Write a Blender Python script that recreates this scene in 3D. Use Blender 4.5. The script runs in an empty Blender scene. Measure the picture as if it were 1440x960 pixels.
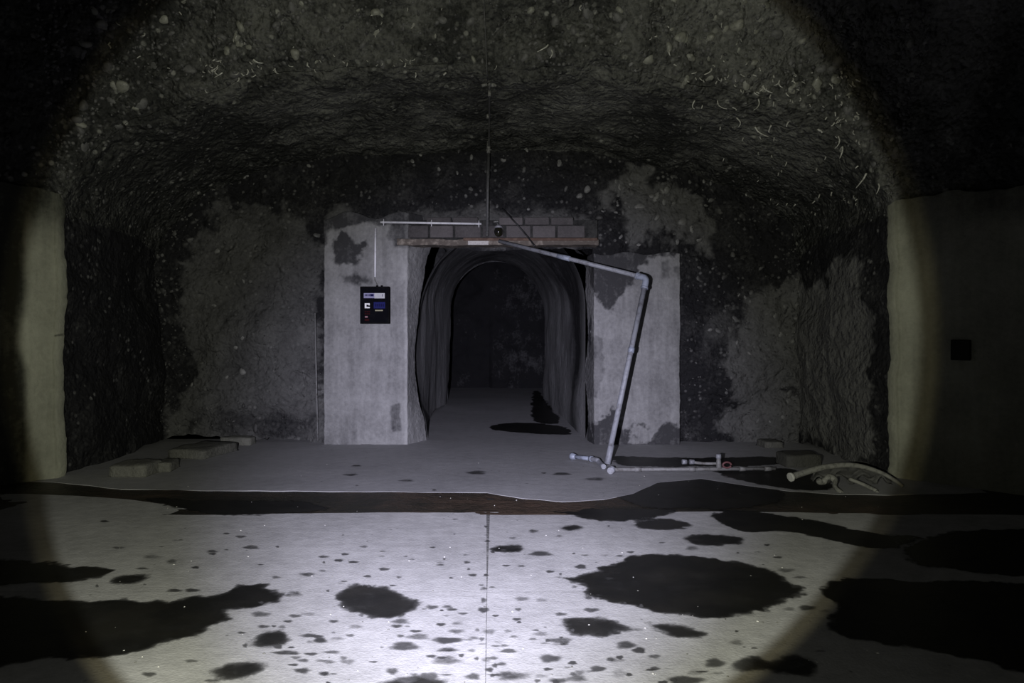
import bpy, bmesh, math, random
import numpy as np
from mathutils import Vector, Matrix

random.seed(7)
rng = np.random.default_rng(7)
scene = bpy.context.scene
C = scene.collection

# ------------------------------------------------------------------ camera
F, CX, CY, CAMZ = 1040.0, 690.0, 470.0, 1.5      # focal length in px, vanishing point of the tunnel axis, eye height
cam_d = bpy.data.cameras.new('camera')
cam_d.sensor_fit = 'HORIZONTAL'; cam_d.sensor_width = 36.0
cam_d.lens = 36.0 * F / 1440.0
cam_d.shift_x = (720 - CX) / 1440.0
cam_d.shift_y = -(480 - CY) / 1440.0
cam_d.clip_start = 0.05; cam_d.clip_end = 200
cam = bpy.data.objects.new('camera', cam_d); C.objects.link(cam)
cam.location = (0, 0, CAMZ); cam.rotation_euler = (math.pi / 2, 0, 0)
scene.camera = cam

# ------------------------------------------------------------------ world: underground, no daylight
w = bpy.data.worlds.new('world'); scene.world = w; w.use_nodes = True
w.node_tree.nodes['Background'].inputs[0].default_value = (0, 0, 0, 1)
w.node_tree.nodes['Background'].inputs[1].default_value = 0.0

# ------------------------------------------------------------------ the hand torch: beam, warm rim, cool core, weak spill
TORCH = Vector((-0.33, 0.0, 1.44))
AIM = Vector((-0.24, 8.0, 1.46))
def torch(name, half_deg, power, color, blend, aim=AIM, radius=0.012):
    l = bpy.data.lights.new(name, 'SPOT'); l.energy = power; l.color = color
    l.spot_size = math.radians(2 * half_deg); l.spot_blend = blend; l.shadow_soft_size = radius
    o = bpy.data.objects.new(name, l); C.objects.link(o)
    o.location = TORCH; o.rotation_euler = (aim - TORCH).to_track_quat('-Z', 'Y').to_euler()
torch('torch_beam', 31.8, 600, (0.97, 1.0, 0.90), 0.06)
torch('torch_rim', 32.9, 170, (1.0, 0.88, 0.50), 0.06)
torch('torch_core', 23.5, 3500, (0.76, 0.74, 1.0), 1.0, Vector((-0.02, 8.0, 0.30)))
torch('torch_spill', 62.0, 34, (1.0, 1.0, 0.88), 0.9, Vector((0.4, 8.0, -3.0)))

scene.view_settings.view_transform = 'Standard'
scene.view_settings.look = 'None'
scene.view_settings.exposure = 0.0
scene.view_settings.gamma = 1.0
scene.view_settings.use_curve_mapping = False

# ------------------------------------------------------------------ helpers
def on_floor(px, py, z=0.0):
    d = (CAMZ - z) * F / (py - CY)
    return Vector(((px - CX) * d / F, d, z))
def on_plane(px, py, d):
    return Vector(((px - CX) * d / F, d, CAMZ - (py - CY) * d / F))

def _hash(ix, iy, iz, seed):
    h = (ix.astype(np.int64) * 374761393 + iy.astype(np.int64) * 668265263 + iz.astype(np.int64) * 2147483647 + seed * 974711) & 0xFFFFFFFF
    h = ((h ^ (h >> 13)) * 1274126177) & 0xFFFFFFFF
    h = ((h ^ (h >> 16)) * 2246822519) & 0xFFFFFFFF
    return ((h ^ (h >> 15)) & 0xFFFF) / 65535.0
def vnoise(p, seed=0):
    i = np.floor(p).astype(np.int64); f = p - i; f = f * f * (3 - 2 * f)
    x, y, z = i[..., 0], i[..., 1], i[..., 2]; fx, fy, fz = f[..., 0], f[..., 1], f[..., 2]
    def L(a, b, t): return a + (b - a) * t
    c = [[[_hash(x + a, y + b, z + d, seed) for d in (0, 1)] for b in (0, 1)] for a in (0, 1)]
    return L(L(L(c[0][0][0], c[1][0][0], fx), L(c[0][1][0], c[1][1][0], fx), fy),
             L(L(c[0][0][1], c[1][0][1], fx), L(c[0][1][1], c[1][1][1], fx), fy), fz) * 2 - 1
def fbm(p, scale, octv=4, seed=0, gain=0.5):
    p = np.asarray(p, float) * scale; s = 0; a = 1; t = 0
    for k in range(octv):
        s = s + a * vnoise(p + 17.3 * k, seed + k * 31); t += a; a *= gain; p = p * 2.03
    return s / t
def rough(P, amp=0.13, scale=0.9, fine=0.03):
    out = np.empty_like(P); lump = 0.5 - np.abs(fbm(P, 3.4, 3, 191, 0.6)) * 2.2
    for k, dk in zip(range(3), (0.0, -0.75, -0.66)):
        out[..., k] = P[..., k] + amp * fbm(P, scale, 3, 11 + 7 * k) + 0.045 * fbm(P, 2.6, 2, 131 + 7 * k) + fine * fbm(P, 7.0, 3, 91 + 7 * k, 0.6) + 0.045 * dk * lump
    return out
def sdist(P2, poly):
    """signed distance to a closed polygon, positive inside"""
    poly = np.asarray(poly, float); n = len(poly)
    d = np.full(P2.shape[:-1], 1e9); ins = np.zeros(P2.shape[:-1], bool)
    for k in range(n):
        a, b = poly[k], poly[(k + 1) % n]; e = b - a; w_ = P2 - a
        t = np.clip((w_ @ e) / max(e @ e, 1e-12), 0, 1)
        q = w_ - t[..., None] * e; d = np.minimum(d, (q ** 2).sum(-1))
        cond = (a[1] > P2[..., 1]) != (b[1] > P2[..., 1])
        den = (b[1] - a[1]) if abs(b[1] - a[1]) > 1e-12 else 1e-12
        ins ^= cond & (P2[..., 0] < (b[0] - a[0]) * (P2[..., 1] - a[1]) / den + a[0])
    d = np.sqrt(d); return np.where(ins, d, -d)
def sstep(a, b, x):
    t = np.clip((x - a) / (b - a), 0, 1); return t * t * (3 - 2 * t)

def link(name, me, mat, parent=None):
    o = bpy.data.objects.new(name, me); C.objects.link(o)
    if mat and not me.materials: me.materials.append(mat)
    if parent: o.parent = parent
    return o
def tag(o, label=None, cat=None, group=None, kind=None):
    if label: o['label'] = label
    if cat: o['category'] = cat
    if group: o['group'] = group
    if kind: o['kind'] = kind
    return o
def empty(name, loc=(0, 0, 0)):
    o = bpy.data.objects.new(name, None); C.objects.link(o); o.location = loc; return o
def smooth(me):
    me.polygons.foreach_set('use_smooth', np.ones(len(me.polygons), bool)); return me
def mesh_np(name, V, Q, tone=None, attr='tone'):
    me = bpy.data.meshes.new(name)
    me.from_pydata(V.tolist(), [], Q.tolist()); me.update()
    if tone is not None:
        a = me.attributes.new(attr, 'FLOAT', 'POINT'); a.data.foreach_set('value', np.asarray(tone, np.float32).ravel())
    return smooth(me)
def grid_faces(nu, nv, flip=False):
    i = np.arange(nu * nv).reshape(nu, nv)
    q = np.stack([i[:-1, :-1], i[1:, :-1], i[1:, 1:], i[:-1, 1:]], -1).reshape(-1, 4)
    return q[:, ::-1] if flip else q
def grid_obj(name, P, tone, mat, parent=None, flip=False):
    return link(name, mesh_np(name, P.reshape(-1, 3), grid_faces(P.shape[0], P.shape[1], flip), tone), mat, parent)

def bm_obj(name, bm, mat, parent=None, shade=False):
    bmesh.ops.recalc_face_normals(bm, faces=bm.faces)
    me = bpy.data.meshes.new(name); bm.to_mesh(me); bm.free()
    if shade: smooth(me)
    return link(name, me, mat, parent)
def bm_box(bm, x0, x1, y0, y1, z0, z1, bevel=0.0):
    r = bmesh.ops.create_cube(bm, size=1.0, matrix=Matrix.Translation(((x0 + x1) / 2, (y0 + y1) / 2, (z0 + z1) / 2)) @ Matrix.Diagonal((x1 - x0, y1 - y0, z1 - z0, 1)))
    if bevel:
        vs = set(r['verts']); es = [e for e in bm.edges if e.verts[0] in vs and e.verts[1] in vs]
        bmesh.ops.bevel(bm, geom=es, offset=bevel, segments=2, affect='EDGES', profile=0.5)
def box(name, x0, x1, y0, y1, z0, z1, mat, parent=None, bevel=0.004):
    bm = bmesh.new(); bm_box(bm, x0, x1, y0, y1, z0, z1, bevel)
    return bm_obj(name, bm, mat, parent)
def prism(name, outline, z0, z1, mat, parent=None):
    bm = bmesh.new()
    a = [bm.verts.new((p[0], p[1], z1)) for p in outline]; b = [bm.verts.new((p[0], p[1], z0)) for p in outline]
    bm.faces.new(a); bm.faces.new(b[::-1])
    for k in range(len(a)):
        j = (k + 1) % len(a); bm.faces.new((a[k], b[k], b[j], a[j]))
    bmesh.ops.triangulate(bm, faces=[f for f in bm.faces if len(f.verts) > 4])
    return bm_obj(name, bm, mat, parent)
def catmull(pts, n=8, closed=False):
    P = [np.array(p, float) for p in pts]; out = []; m = len(P)
    for k in range(m if closed else m - 1):
        g = (lambda i: P[i % m]) if closed else (lambda i: P[min(max(i, 0), m - 1)])
        p0, p1, p2, p3 = g(k - 1), g(k), g(k + 1), g(k + 2)
        for t in np.linspace(0, 1, n, endpoint=False):
            out.append(0.5 * (2 * p1 + (p2 - p0) * t + (2 * p0 - 5 * p1 + 4 * p2 - p3) * t * t + (-p0 + 3 * p1 - 3 * p2 + p3) * t ** 3))
    if not closed: out.append(P[-1])
    return out
def tube_into(bm, pts, r, n=12, cap=True):
    pts = [Vector(p) for p in pts]; rings = []
    rr = r if hasattr(r, '__len__') else [r] * len(pts)
    up = None
    for k, p in enumerate(pts):
        t = (pts[min(k + 1, len(pts) - 1)] - pts[max(k - 1, 0)]).normalized()
        if up is None:
            up = t.orthogonal().normalized()
        else:
            up = (up - t * up.dot(t)).normalized()
        s = t.cross(up)
        rings.append([bm.verts.new(p + (up * math.cos(a) + s * math.sin(a)) * rr[k]) for a in [2 * math.pi * q / n for q in range(n)]])
    for k in range(len(rings) - 1):
        for q in range(n):
            bm.faces.new((rings[k][q], rings[k][(q + 1) % n], rings[k + 1][(q + 1) % n], rings[k + 1][q])).smooth = True
    if cap:
        bm.faces.new(rings[0][::-1]); bm.faces.new(rings[-1])
def tube(name, pts, r, mat, parent=None, n=12):
    bm = bmesh.new(); tube_into(bm, pts, r, n); return bm_obj(name, bm, mat, parent)

# ------------------------------------------------------------------ materials
def nt(name):
    m = bpy.data.materials.new(name); m.use_nodes = True
    t = m.node_tree; b = t.nodes['Principled BSDF']; return m, t, b
def node(t, kind, **kw):
    n = t.nodes.new(kind)
    for k, v in kw.items():
        if k.startswith('i_'): n.inputs[k[2:].replace('_', ' ')].default_value = v
        else: setattr(n, k, v)
    return n
def math_n(t, op, a, b=None, clamp=False):
    n = t.nodes.new('ShaderNodeMath'); n.operation = op; n.use_clamp = clamp
    for i, v in enumerate((a, b)):
        if v is None: continue
        if isinstance(v, (int, float)): n.inputs[i].default_value = v
        else: t.links.new(v, n.inputs[i])
    return n.outputs[0]
def mix_c(t, fac, a, b):
    n = t.nodes.new('ShaderNodeMix'); n.data_type = 'RGBA'
    if isinstance(fac, (int, float)): n.inputs[0].default_value = fac
    else: t.links.new(fac, n.inputs[0])
    for v, k in ((a, 6), (b, 7)):
        if isinstance(v, tuple): n.inputs[k].default_value = (*v, 1)
        else: t.links.new(v, n.inputs[k])
    return n.outputs[2]
def ramp(t, fac, lo, hi):
    n = t.nodes.new('ShaderNodeMapRange'); n.interpolation_type = 'SMOOTHSTEP'
    n.inputs['From Min'].default_value = lo; n.inputs['From Max'].default_value = hi
    t.links.new(fac, n.inputs['Value']); return n.outputs['Result']
def obj_coords(t):
    g = t.nodes.new('ShaderNodeNewGeometry'); return g.outputs['Position']
def noise(t, co, scale, detail=4, rough_=0.55, stretch=None):
    if stretch:
        mp = t.nodes.new('ShaderNodeMapping'); mp.inputs['Scale'].default_value = stretch
        t.links.new(co, mp.inputs['Vector']); co = mp.outputs['Vector']
    n = t.nodes.new('ShaderNodeTexNoise'); n.inputs['Scale'].default_value = scale
    n.inputs['Detail'].default_value = detail; n.inputs['Roughness'].default_value = rough_
    t.links.new(co, n.inputs['Vector']); return n.outputs['Fac']

def rock_mat(name, dark, pale, mottle=0.5, bump=0.5, speck=None, rough_=0.85, fine=9.0, streak=None, spec=0.25):
    """two tones chosen by the painted 'tone' attribute (stains, soot, bare plaster, some painted shade) broken up by noise"""
    m, t, b = nt(name); co = obj_coords(t)
    at = node(t, 'ShaderNodeAttribute', attribute_name='tone')
    n1 = noise(t, co, fine * 0.35, 5, 0.6); n2 = noise(t, co, fine * 2.6, 5, 0.65)
    k = math_n(t, 'ADD', math_n(t, 'MULTIPLY', math_n(t, 'SUBTRACT', n1, 0.5), mottle * 1.6), math_n(t, 'MULTIPLY', math_n(t, 'SUBTRACT', n2, 0.5), mottle * 1.4))
    if streak:
        n3 = noise(t, co, 3.0, 4, 0.6, streak)
        k = math_n(t, 'ADD', k, math_n(t, 'MULTIPLY', math_n(t, 'SUBTRACT', n3, 0.5), mottle * 1.2))
    f = math_n(t, 'ADD', at.outputs['Fac'], k, True)
    col = mix_c(t, f, dark, pale)
    if speck:
        vo = node(t, 'ShaderNodeTexVoronoi', i_Scale=speck[1]); t.links.new(co, vo.inputs['Vector'])
        sp_ = t.nodes.new('ShaderNodeSeparateColor'); t.links.new(vo.outputs['Color'], sp_.inputs[0])   # some cells are pebbles of a paler stone
        s = math_n(t, 'MULTIPLY', math_n(t, 'SUBTRACT', 1.0, ramp(t, vo.outputs['Distance'], 0.20, 0.42)), math_n(t, 'MULTIPLY', ramp(t, sp_.outputs[0], 0.55, 1.0), ramp(t, noise(t, co, 2.2, 3), 0.36, 0.66)))
        col = mix_c(t, s, col, speck[0])
    t.links.new(col, b.inputs['Base Color'])
    b.inputs['Roughness'].default_value = rough_; b.inputs['Specular IOR Level'].default_value = spec
    bp = node(t, 'ShaderNodeBump', i_Strength=bump, i_Distance=0.03)
    h = math_n(t, 'ADD', noise(t, co, fine * 1.3, 6, 0.62), math_n(t, 'MULTIPLY', n2, 0.5))
    if speck:
        for sc_, w_ in ((9.0, 1.1), (21.0, 0.6)):
            v2 = node(t, 'ShaderNodeTexVoronoi', i_Scale=sc_); t.links.new(co, v2.inputs['Vector'])
            h = math_n(t, 'ADD', h, math_n(t, 'MULTIPLY', math_n(t, 'SUBTRACT', 1.0, ramp(t, v2.outputs['Distance'], 0.15, 0.6)), w_))
        bp.inputs['Distance'].default_value = 0.035
    t.links.new(h, bp.inputs['Height']); t.links.new(bp.outputs['Normal'], b.inputs['Normal'])
    return m
M = {}
M['rock'] = rock_mat('dark_conglomerate', (0.014, 0.014, 0.016), (0.175, 0.175, 0.172), 0.46, 0.55, ((0.16, 0.16, 0.158), 15.0))
M['vault'] = rock_mat('vault_conglomerate', (0.024, 0.025, 0.023), (0.265, 0.268, 0.245), 0.70, 0.8, ((0.30, 0.303, 0.275), 12.0), rough_=0.7, spec=0.4)
M['plaster'] = rock_mat('pale_concrete_pier', (0.045, 0.045, 0.048), (0.37, 0.37, 0.37), 0.42, 0.5, streak=(4.0, 4.0, 0.35), fine=8.0)
M['flank'] = rock_mat('flank_concrete', (0.040, 0.042, 0.033), (0.37, 0.375, 0.30), 0.30, 0.5, streak=(3.0, 3.0, 0.25), fine=7.0)
M['tunnel'] = rock_mat('tunnel_lining', (0.015, 0.015, 0.017), (0.48, 0.48, 0.49), 0.22, 0.5, streak=(3.0, 3.0, 0.3), fine=7.0)
M['block'] = rock_mat('rough_block', (0.08, 0.08, 0.073), (0.24, 0.24, 0.215), 0.5, 0.8, fine=12.0)
M['brickm'] = rock_mat('grey_violet_block', (0.055, 0.052, 0.053), (0.17, 0.155, 0.158), 0.5, 0.5, fine=12.0)
M['mortar'] = rock_mat('dark_mortar', (0.02, 0.02, 0.02), (0.16, 0.16, 0.155), 0.5, 0.6)
M['mud'] = rock_mat('wet_brown_mud', (0.026, 0.025, 0.019), (0.16, 0.105, 0.075), 0.45, 0.6, fine=8.0, rough_=0.5, streak=(0.35, 2.5, 1))
M['dirt'] = rock_mat('dark_dirt', (0.02, 0.02, 0.018), (0.05, 0.048, 0.04), 0.5, 0.6)

M['joint'] = rock_mat('gritty_joint', (0.16, 0.16, 0.157), (0.50, 0.50, 0.49), 1.8, 0.3, fine=14.0)
def concrete_floor(name, base, amp=0.45, bump=0.35):
    m, t, b = nt(name); co = obj_coords(t)
    n1 = noise(t, co, 1.1, 5, 0.6); n2 = noise(t, co, 9.0, 6, 0.65); n3 = noise(t, co, 60.0, 3, 0.6)
    k = math_n(t, 'ADD', math_n(t, 'MULTIPLY', math_n(t, 'SUBTRACT', n1, 0.5), 1.0), math_n(t, 'ADD', math_n(t, 'MULTIPLY', math_n(t, 'SUBTRACT', n2, 0.5), 0.9), math_n(t, 'MULTIPLY', math_n(t, 'SUBTRACT', n3, 0.5), 0.5)))
    f = math_n(t, 'ADD', 0.55, k, True)
    lo = tuple(c * (1 - amp) for c in base); hi = tuple(min(c * (1 + amp * 0.7), 0.9) for c in base)
    col = mix_c(t, f, lo, hi)
    vo = node(t, 'ShaderNodeTexVoronoi', i_Scale=9.0); t.links.new(co, vo.inputs['Vector'])
    s = math_n(t, 'MULTIPLY', math_n(t, 'SUBTRACT', 1.0, ramp(t, vo.outputs['Distance'], 0.03, 0.12)), ramp(t, noise(t, co, 3.0, 2), 0.52, 0.6))
    col = mix_c(t, math_n(t, 'MULTIPLY', s, 0.8), col, (0.05, 0.05, 0.05))
    t.links.new(col, b.inputs['Base Color']); b.inputs['Roughness'].default_value = 0.9; b.inputs['Specular IOR Level'].default_value = 0.2
    bp = node(t, 'ShaderNodeBump', i_Strength=bump, i_Distance=0.012)
    t.links.new(math_n(t, 'ADD', n2, math_n(t, 'MULTIPLY', n3, 0.6)), bp.inputs['Height']); t.links.new(bp.outputs['Normal'], b.inputs['Normal'])
    return m
M['slab'] = concrete_floor('pale_floor_slab', (0.50, 0.50, 0.50))
M['apron'] = concrete_floor('grey_apron_slab', (0.40, 0.40, 0.41), 0.3)

def wet_mat(name, col, brown, rgh, lo=0.30, hi=0.62, grain=22.0, mott=0.20):
    m, t, b = nt(name); co = obj_coords(t)
    at = node(t, 'ShaderNodeAttribute', attribute_name='wet')
    n1 = noise(t, co, grain, 5, 0.65); n5 = noise(t, co, 6.0, 4, 0.6); n2 = noise(t, co, 2.2, 4); n3 = noise(t, co, 110.0, 2)
    t.links.new(mix_c(t, ramp(t, n2, 0.40, 0.66), col, brown), b.inputs['Base Color'])
    b.inputs['Roughness'].default_value = rgh; b.inputs['Specular IOR Level'].default_value = 0.15
    bp = node(t, 'ShaderNodeBump', i_Strength=0.25, i_Distance=0.006)
    t.links.new(n3, bp.inputs['Height']); t.links.new(bp.outputs['Normal'], b.inputs['Normal'])
    e = math_n(t, 'ADD', at.outputs['Fac'], math_n(t, 'MULTIPLY', math_n(t, 'SUBTRACT', n1, 0.5), 0.55))
    a = math_n(t, 'MULTIPLY', ramp(t, e, lo, hi), math_n(t, 'SUBTRACT', 1.0, math_n(t, 'MULTIPLY', ramp(t, n5, 0.42, 0.72), mott)))
    a = math_n(t, 'MULTIPLY', a, math_n(t, 'MINIMUM', math_n(t, 'ADD', at.outputs['Fac'], 0.12), 0.97))
    tr = t.nodes.new('ShaderNodeBsdfTransparent'); mx = t.nodes.new('ShaderNodeMixShader')
    t.links.new(a, mx.inputs[0]); t.links.new(tr.outputs[0], mx.inputs[1]); t.links.new(b.outputs[0], mx.inputs[2])
    t.links.new(mx.outputs[0], t.nodes['Material Output'].inputs['Surface'])
    return m
M['wet'] = wet_mat('wet_concrete', (0.015, 0.015, 0.014), (0.024, 0.023, 0.020), 0.45, mott=0.10)
M['damp'] = wet_mat('damp_spot', (0.07, 0.07, 0.07), (0.13, 0.13, 0.13), 0.7, 0.08, 0.85, 45.0, 0.5)

def simple(name, col, rgh=0.5, metal=0.0, wear=None, bump=0.0, scale=14.0, spec=0.5, coat=0.0):
    m, t, b = nt(name); co = obj_coords(t)
    n1 = noise(t, co, scale, 5, 0.65)
    c2 = wear if wear else tuple(c * 0.75 for c in col)
    t.links.new(mix_c(t, ramp(t, n1, 0.45, 0.68), col, c2), b.inputs['Base Color'])
    b.inputs['Roughness'].default_value = rgh; b.inputs['Metallic'].default_value = metal; b.inputs['Specular IOR Level'].default_value = spec
    b.inputs['Coat Weight'].default_value = coat
    if bump:
        bp = node(t, 'ShaderNodeBump', i_Strength=bump, i_Distance=0.004)
        t.links.new(noise(t, co, scale * 4, 4), bp.inputs['Height']); t.links.new(bp.outputs['Normal'], b.inputs['Normal'])
    return m
M['pipe'] = simple('galvanised_pipe', (0.25, 0.26, 0.29), 0.55, 0.0, (0.15, 0.15, 0.165), 0.4)
M['pipe_dull'] = simple('dull_floor_pipe', (0.19, 0.19, 0.19), 0.6, 0.0, (0.10, 0.095, 0.09), 0.4)
M['fitting'] = simple('bluish_fitting', (0.28, 0.31, 0.38), 0.5, 0.0, (0.16, 0.17, 0.20), 0.3)
M['red'] = simple('dull_red_paint', (0.13, 0.05, 0.055), 0.6, 0, (0.06, 0.03, 0.03))
M['conduit'] = simple('white_plastic_conduit', (0.80, 0.80, 0.84), 0.4, 0, (0.62, 0.62, 0.66))
M['cable'] = simple('black_cable', (0.018, 0.018, 0.02), 0.5, 0, (0.04, 0.04, 0.04))
M['rod'] = simple('dull_steel_rod', (0.07, 0.07, 0.072), 0.55, 0, (0.13, 0.13, 0.125), scale=30)
M['clamp'] = simple('pale_corroded_clamp', (0.22, 0.22, 0.21), 0.6, 0, (0.06, 0.06, 0.06), 0.4, 60)
M['case'] = simple('black_enclosure', (0.006, 0.006, 0.007), 1.0, 0, (0.009, 0.009, 0.010), spec=0.02)
M['panel'] = simple('black_panel_face', (0.005, 0.005, 0.007), 1.0, 0, (0.007, 0.007, 0.009), spec=0.02)
M['p_white'] = simple('white_print', (0.85, 0.85, 0.85), 0.6, 0, (0.75, 0.75, 0.76))
M['p_strip'] = simple('grey_white_strip', (0.46, 0.46, 0.48), 0.6, 0, (0.40, 0.40, 0.44))
M['p_violet'] = simple('violet_strip', (0.22, 0.21, 0.36), 0.6, 0, (0.28, 0.27, 0.40), scale=120)
M['p_ink'] = simple('dark_blue_ink', (0.012, 0.012, 0.06), 0.9, spec=0.05)
M['p_blue'] = simple('blue_print', (0.016, 0.019, 0.10), 0.9, 0, (0.024, 0.027, 0.13), scale=90, spec=0.05)
M['p_yellow'] = simple('pale_yellow_print', (0.30, 0.28, 0.17), 0.6, 0, (0.2, 0.19, 0.12), scale=200)
M['p_red'] = simple('dark_red_print', (0.035, 0.007, 0.008), 0.9, spec=0.05)
M['p_pink'] = simple('pink_print', (0.30, 0.17, 0.19), 0.9, spec=0.05)
M['beam'] = simple('rusty_flaking_beam', (0.10, 0.083, 0.07), 0.8, 0, (0.27, 0.235, 0.20), 0.7, 9.0)
M['beam_rust'] = simple('brown_rust', (0.09, 0.055, 0.04), 0.85, 0, (0.15, 0.10, 0.075), 0.7, 12.0)
M['tagm'] = simple('pale_tag', (0.5, 0.48, 0.46), 0.6, 0, (0.34, 0.32, 0.31), scale=60)
M['glass'] = simple('dark_glass_dome', (0.012, 0.012, 0.005), 0.12, 0, (0.014, 0.014, 0.016), spec=0.6)
M['lampcap'] = simple('pale_lamp_cap', (0.30, 0.30, 0.33), 0.5)
M['hose'] = simple('pale_dusty_tube', (0.24, 0.24, 0.22), 0.7, 0, (0.12, 0.12, 0.11), 0.5, 20)
M['hose_end'] = simple('pale_torn_end', (0.50, 0.50, 0.46), 0.7)
M['sheet'] = simple('grey_torn_sheet', (0.075, 0.075, 0.072), 0.7, 0, (0.04, 0.04, 0.04), 0.5, 18)
M['peb_a'] = simple('cobble_grey', (0.11, 0.11, 0.108), 0.6, 0, (0.07, 0.07, 0.068), 0.3, 30)
M['peb_b'] = simple('cobble_pale', (0.20, 0.20, 0.195), 0.55, 0, (0.13, 0.13, 0.125), 0.3, 30)
M['peb_c'] = simple('cobble_olive', (0.22, 0.222, 0.19), 0.5, 0, (0.13, 0.132, 0.115), 0.3, 30)
M['peb_d'] = simple('gravel_dark', (0.045, 0.045, 0.045), 0.6, 0, (0.03, 0.03, 0.03), 0.3, 30)
M['drip'] = simple('glistening_mineral', (0.55, 0.55, 0.50), 0.25, 0, (0.25, 0.25, 0.225), 0.4, 60, spec=0.7)
M['chip'] = simple('pale_chip', (0.62, 0.61, 0.58), 0.7, 0, (0.3, 0.3, 0.28))
M['boxdark'] = simple('black_wall_box', (0.006, 0.006, 0.006), 0.6, spec=0.2)

# ------------------------------------------------------------------ the setting: floor slabs, gutter
YB, YP = 10.3, 10.06                      # back wall of the recess, front of the doorway piers
floor = prism('floor', [(-10, -2), (10, -2), (10, 10.2), (5.2, 10.6), (-5.2, 10.6), (-10, 10.2)], -0.35, -0.075, M['dirt'])
tag(floor, 'pale concrete floor of the cavern, split by joints and spotted with damp', 'floor', kind='structure')
def jag(pts, step=0.06, amp=0.018, seed=3):
    out = []
    for a, b in zip(pts[:-1], pts[1:]):
        a = np.array(a, float); b = np.array(b, float); n = max(int(np.linalg.norm(b - a) / step), 1)
        for k in range(n): out.append(a + (b - a) * k / n)
    out.append(np.array(pts[-1], float)); out = np.array(out)
    p3 = np.c_[out, np.zeros(len(out))]
    out[:, 1] += amp * fbm(p3, 4.0, 3, seed); return [tuple(p) for p in out]
def F2(px, py): p = on_floor(px, py); return (p.x, p.y)
near_edge = [(-10, 5.4), (-5.6, 6.9), F2(30, 694), F2(110, 697), F2(180, 702), F2(232, 708), F2(290, 720), F2(340, 723), F2(460, 721), F2(684, 720)]
near_edge_r = [F2(689, 720), F2(860, 720), F2(1000, 719), F2(1260, 722), (10, 5.9)]
JX, JY, G = -0.022, 4.31, 0.002
# near row of slabs, second row of slabs up to the gutter
prism('slab', [(-10, -2), (JX - G, -2), (JX - G, JY - G), (-10, JY - G)], -0.07, 0, M['slab'], floor)
prism('slab', [(JX + G, -2), (10, -2), (10, JY - G), (JX + G, JY - G)], -0.07, 0, M['slab'], floor)
prism('slab', [(-10, JY + G), (JX - G, JY + G)] + jag(near_edge)[::-1], -0.07, 0, M['slab'], floor)
prism('slab', [(JX + G, JY + G), (10, JY + G)] + jag(near_edge_r, seed=5)[::-1], -0.07, 0, M['slab'], floor)
far_edge = [(-4.75, 7.55), F2(90, 679), F2(170, 688), F2(300, 690), F2(480, 691), F2(684, 693), F2(735, 701), F2(790, 706), F2(850, 703), F2(890, 694), F2(925, 679), F2(985, 673), F2(1050, 683), F2(1110, 691), F2(1180, 695), F2(1260, 696), (4.7, 7.0)]
apron = prism('slab', jag(far_edge, 0.05, 0.03, 9) + [(5.4, 10.6), (-5.2, 10.6)], -0.07, 0.003, M['apron'], floor)
prism('slab', [(-3.2, 10.6), (3.2, 10.6), (3.2, 23), (-3.2, 23)], -0.07, 0.003, M['apron'], floor)
joint = box('joint_filler', -10, 10, JY - 0.02, JY + 0.02, -0.06, -0.00005, M['joint'], floor, 0)
box('joint_filler', JX - 0.02, JX + 0.02, -2, JY - 0.02, -0.06, -0.00005, M['joint'], floor, 0)
box('joint_filler', JX - 0.02, JX + 0.02, JY + 0.02, 6.2, -0.06, -0.00005, M['joint'], floor, 0)
gx, gy = np.meshgrid(np.linspace(-6.5, 6.5, 380), np.linspace(5.6, 8.0, 70), indexing='ij')
GP = np.stack([gx, gy, np.full_like(gx, -0.001)], -1)
GP[..., 2] += 0.006 * fbm(GP, 2.0, 4, 5) - 0.006 * ((gy < 6.15) | (gy > 7.75))
gt = 0.0 + 0.4 * fbm(GP, 1.3, 3, 6) + 0.42 * np.exp(-((gx - 0.25) / 0.75) ** 2) + 0.12 * (gx > 0.3)
gut = grid_obj('gutter_bed', GP, np.clip(gt, 0, 1), M['mud'], floor)

# ------------------------------------------------------------------ the setting: rock recess and vault
XC, HW = -0.145, 4.405                    # recess axis and half width
XL, XR = XC - HW, XC + HW
def arch(X):
    t = np.clip(np.abs((X - XC) / HW), 0, 1)
    return 2.85 + 1.46 * np.sqrt(np.maximum(1 - t ** 2.6, 0))
th = np.linspace(-math.pi / 2, math.pi / 2, 300)
tt = np.sign(np.sin(th)) * np.abs(np.sin(th)) ** 0.85
AX = XC + HW * tt                         # sampled more tightly towards the springing
def pxpoly(pts, d): return [((x - CX) * d / F, CAMZ - (y - CY) * d / F) for x, y in pts]
def patch(P2, poly, soft, seed, amp, P3):
    return sstep(-soft, soft, sdist(P2, poly) + amp * (fbm(P3, 3.0, 4, seed) + 0.45 * fbm(P3, 12.0, 3, seed + 3, 0.65)))
# soffit of the recess
s = np.linspace(0, 1, 100) ** 1.15
SX, SS = np.meshgrid(AX, s, indexing='ij')
def fillet(X): return (0.42 + 0.25 * fbm(np.stack([X, X * 0, X * 0], -1), 0.9, 3, 19)) * sstep(1.0, 0.93, np.abs((X - XC) / HW))
def cut(q, r): r = np.maximum(r, 1e-6); q = np.clip(q, 0, r); return r - np.sqrt(np.maximum(r * r - (r - q) ** 2, 0))
RF = fillet(SX); SA = 0.293 * RF + (YB - 7.8 - 0.293 * RF) * SS
SP = np.stack([SX, 7.8 + SA, arch(SX) - 0.06 - 0.20 * SS ** 3 + cut(SA, RF)], -1)
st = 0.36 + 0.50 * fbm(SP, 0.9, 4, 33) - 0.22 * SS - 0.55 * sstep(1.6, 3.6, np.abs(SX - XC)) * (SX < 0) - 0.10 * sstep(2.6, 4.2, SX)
soffit_P = rough(SP)
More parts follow.
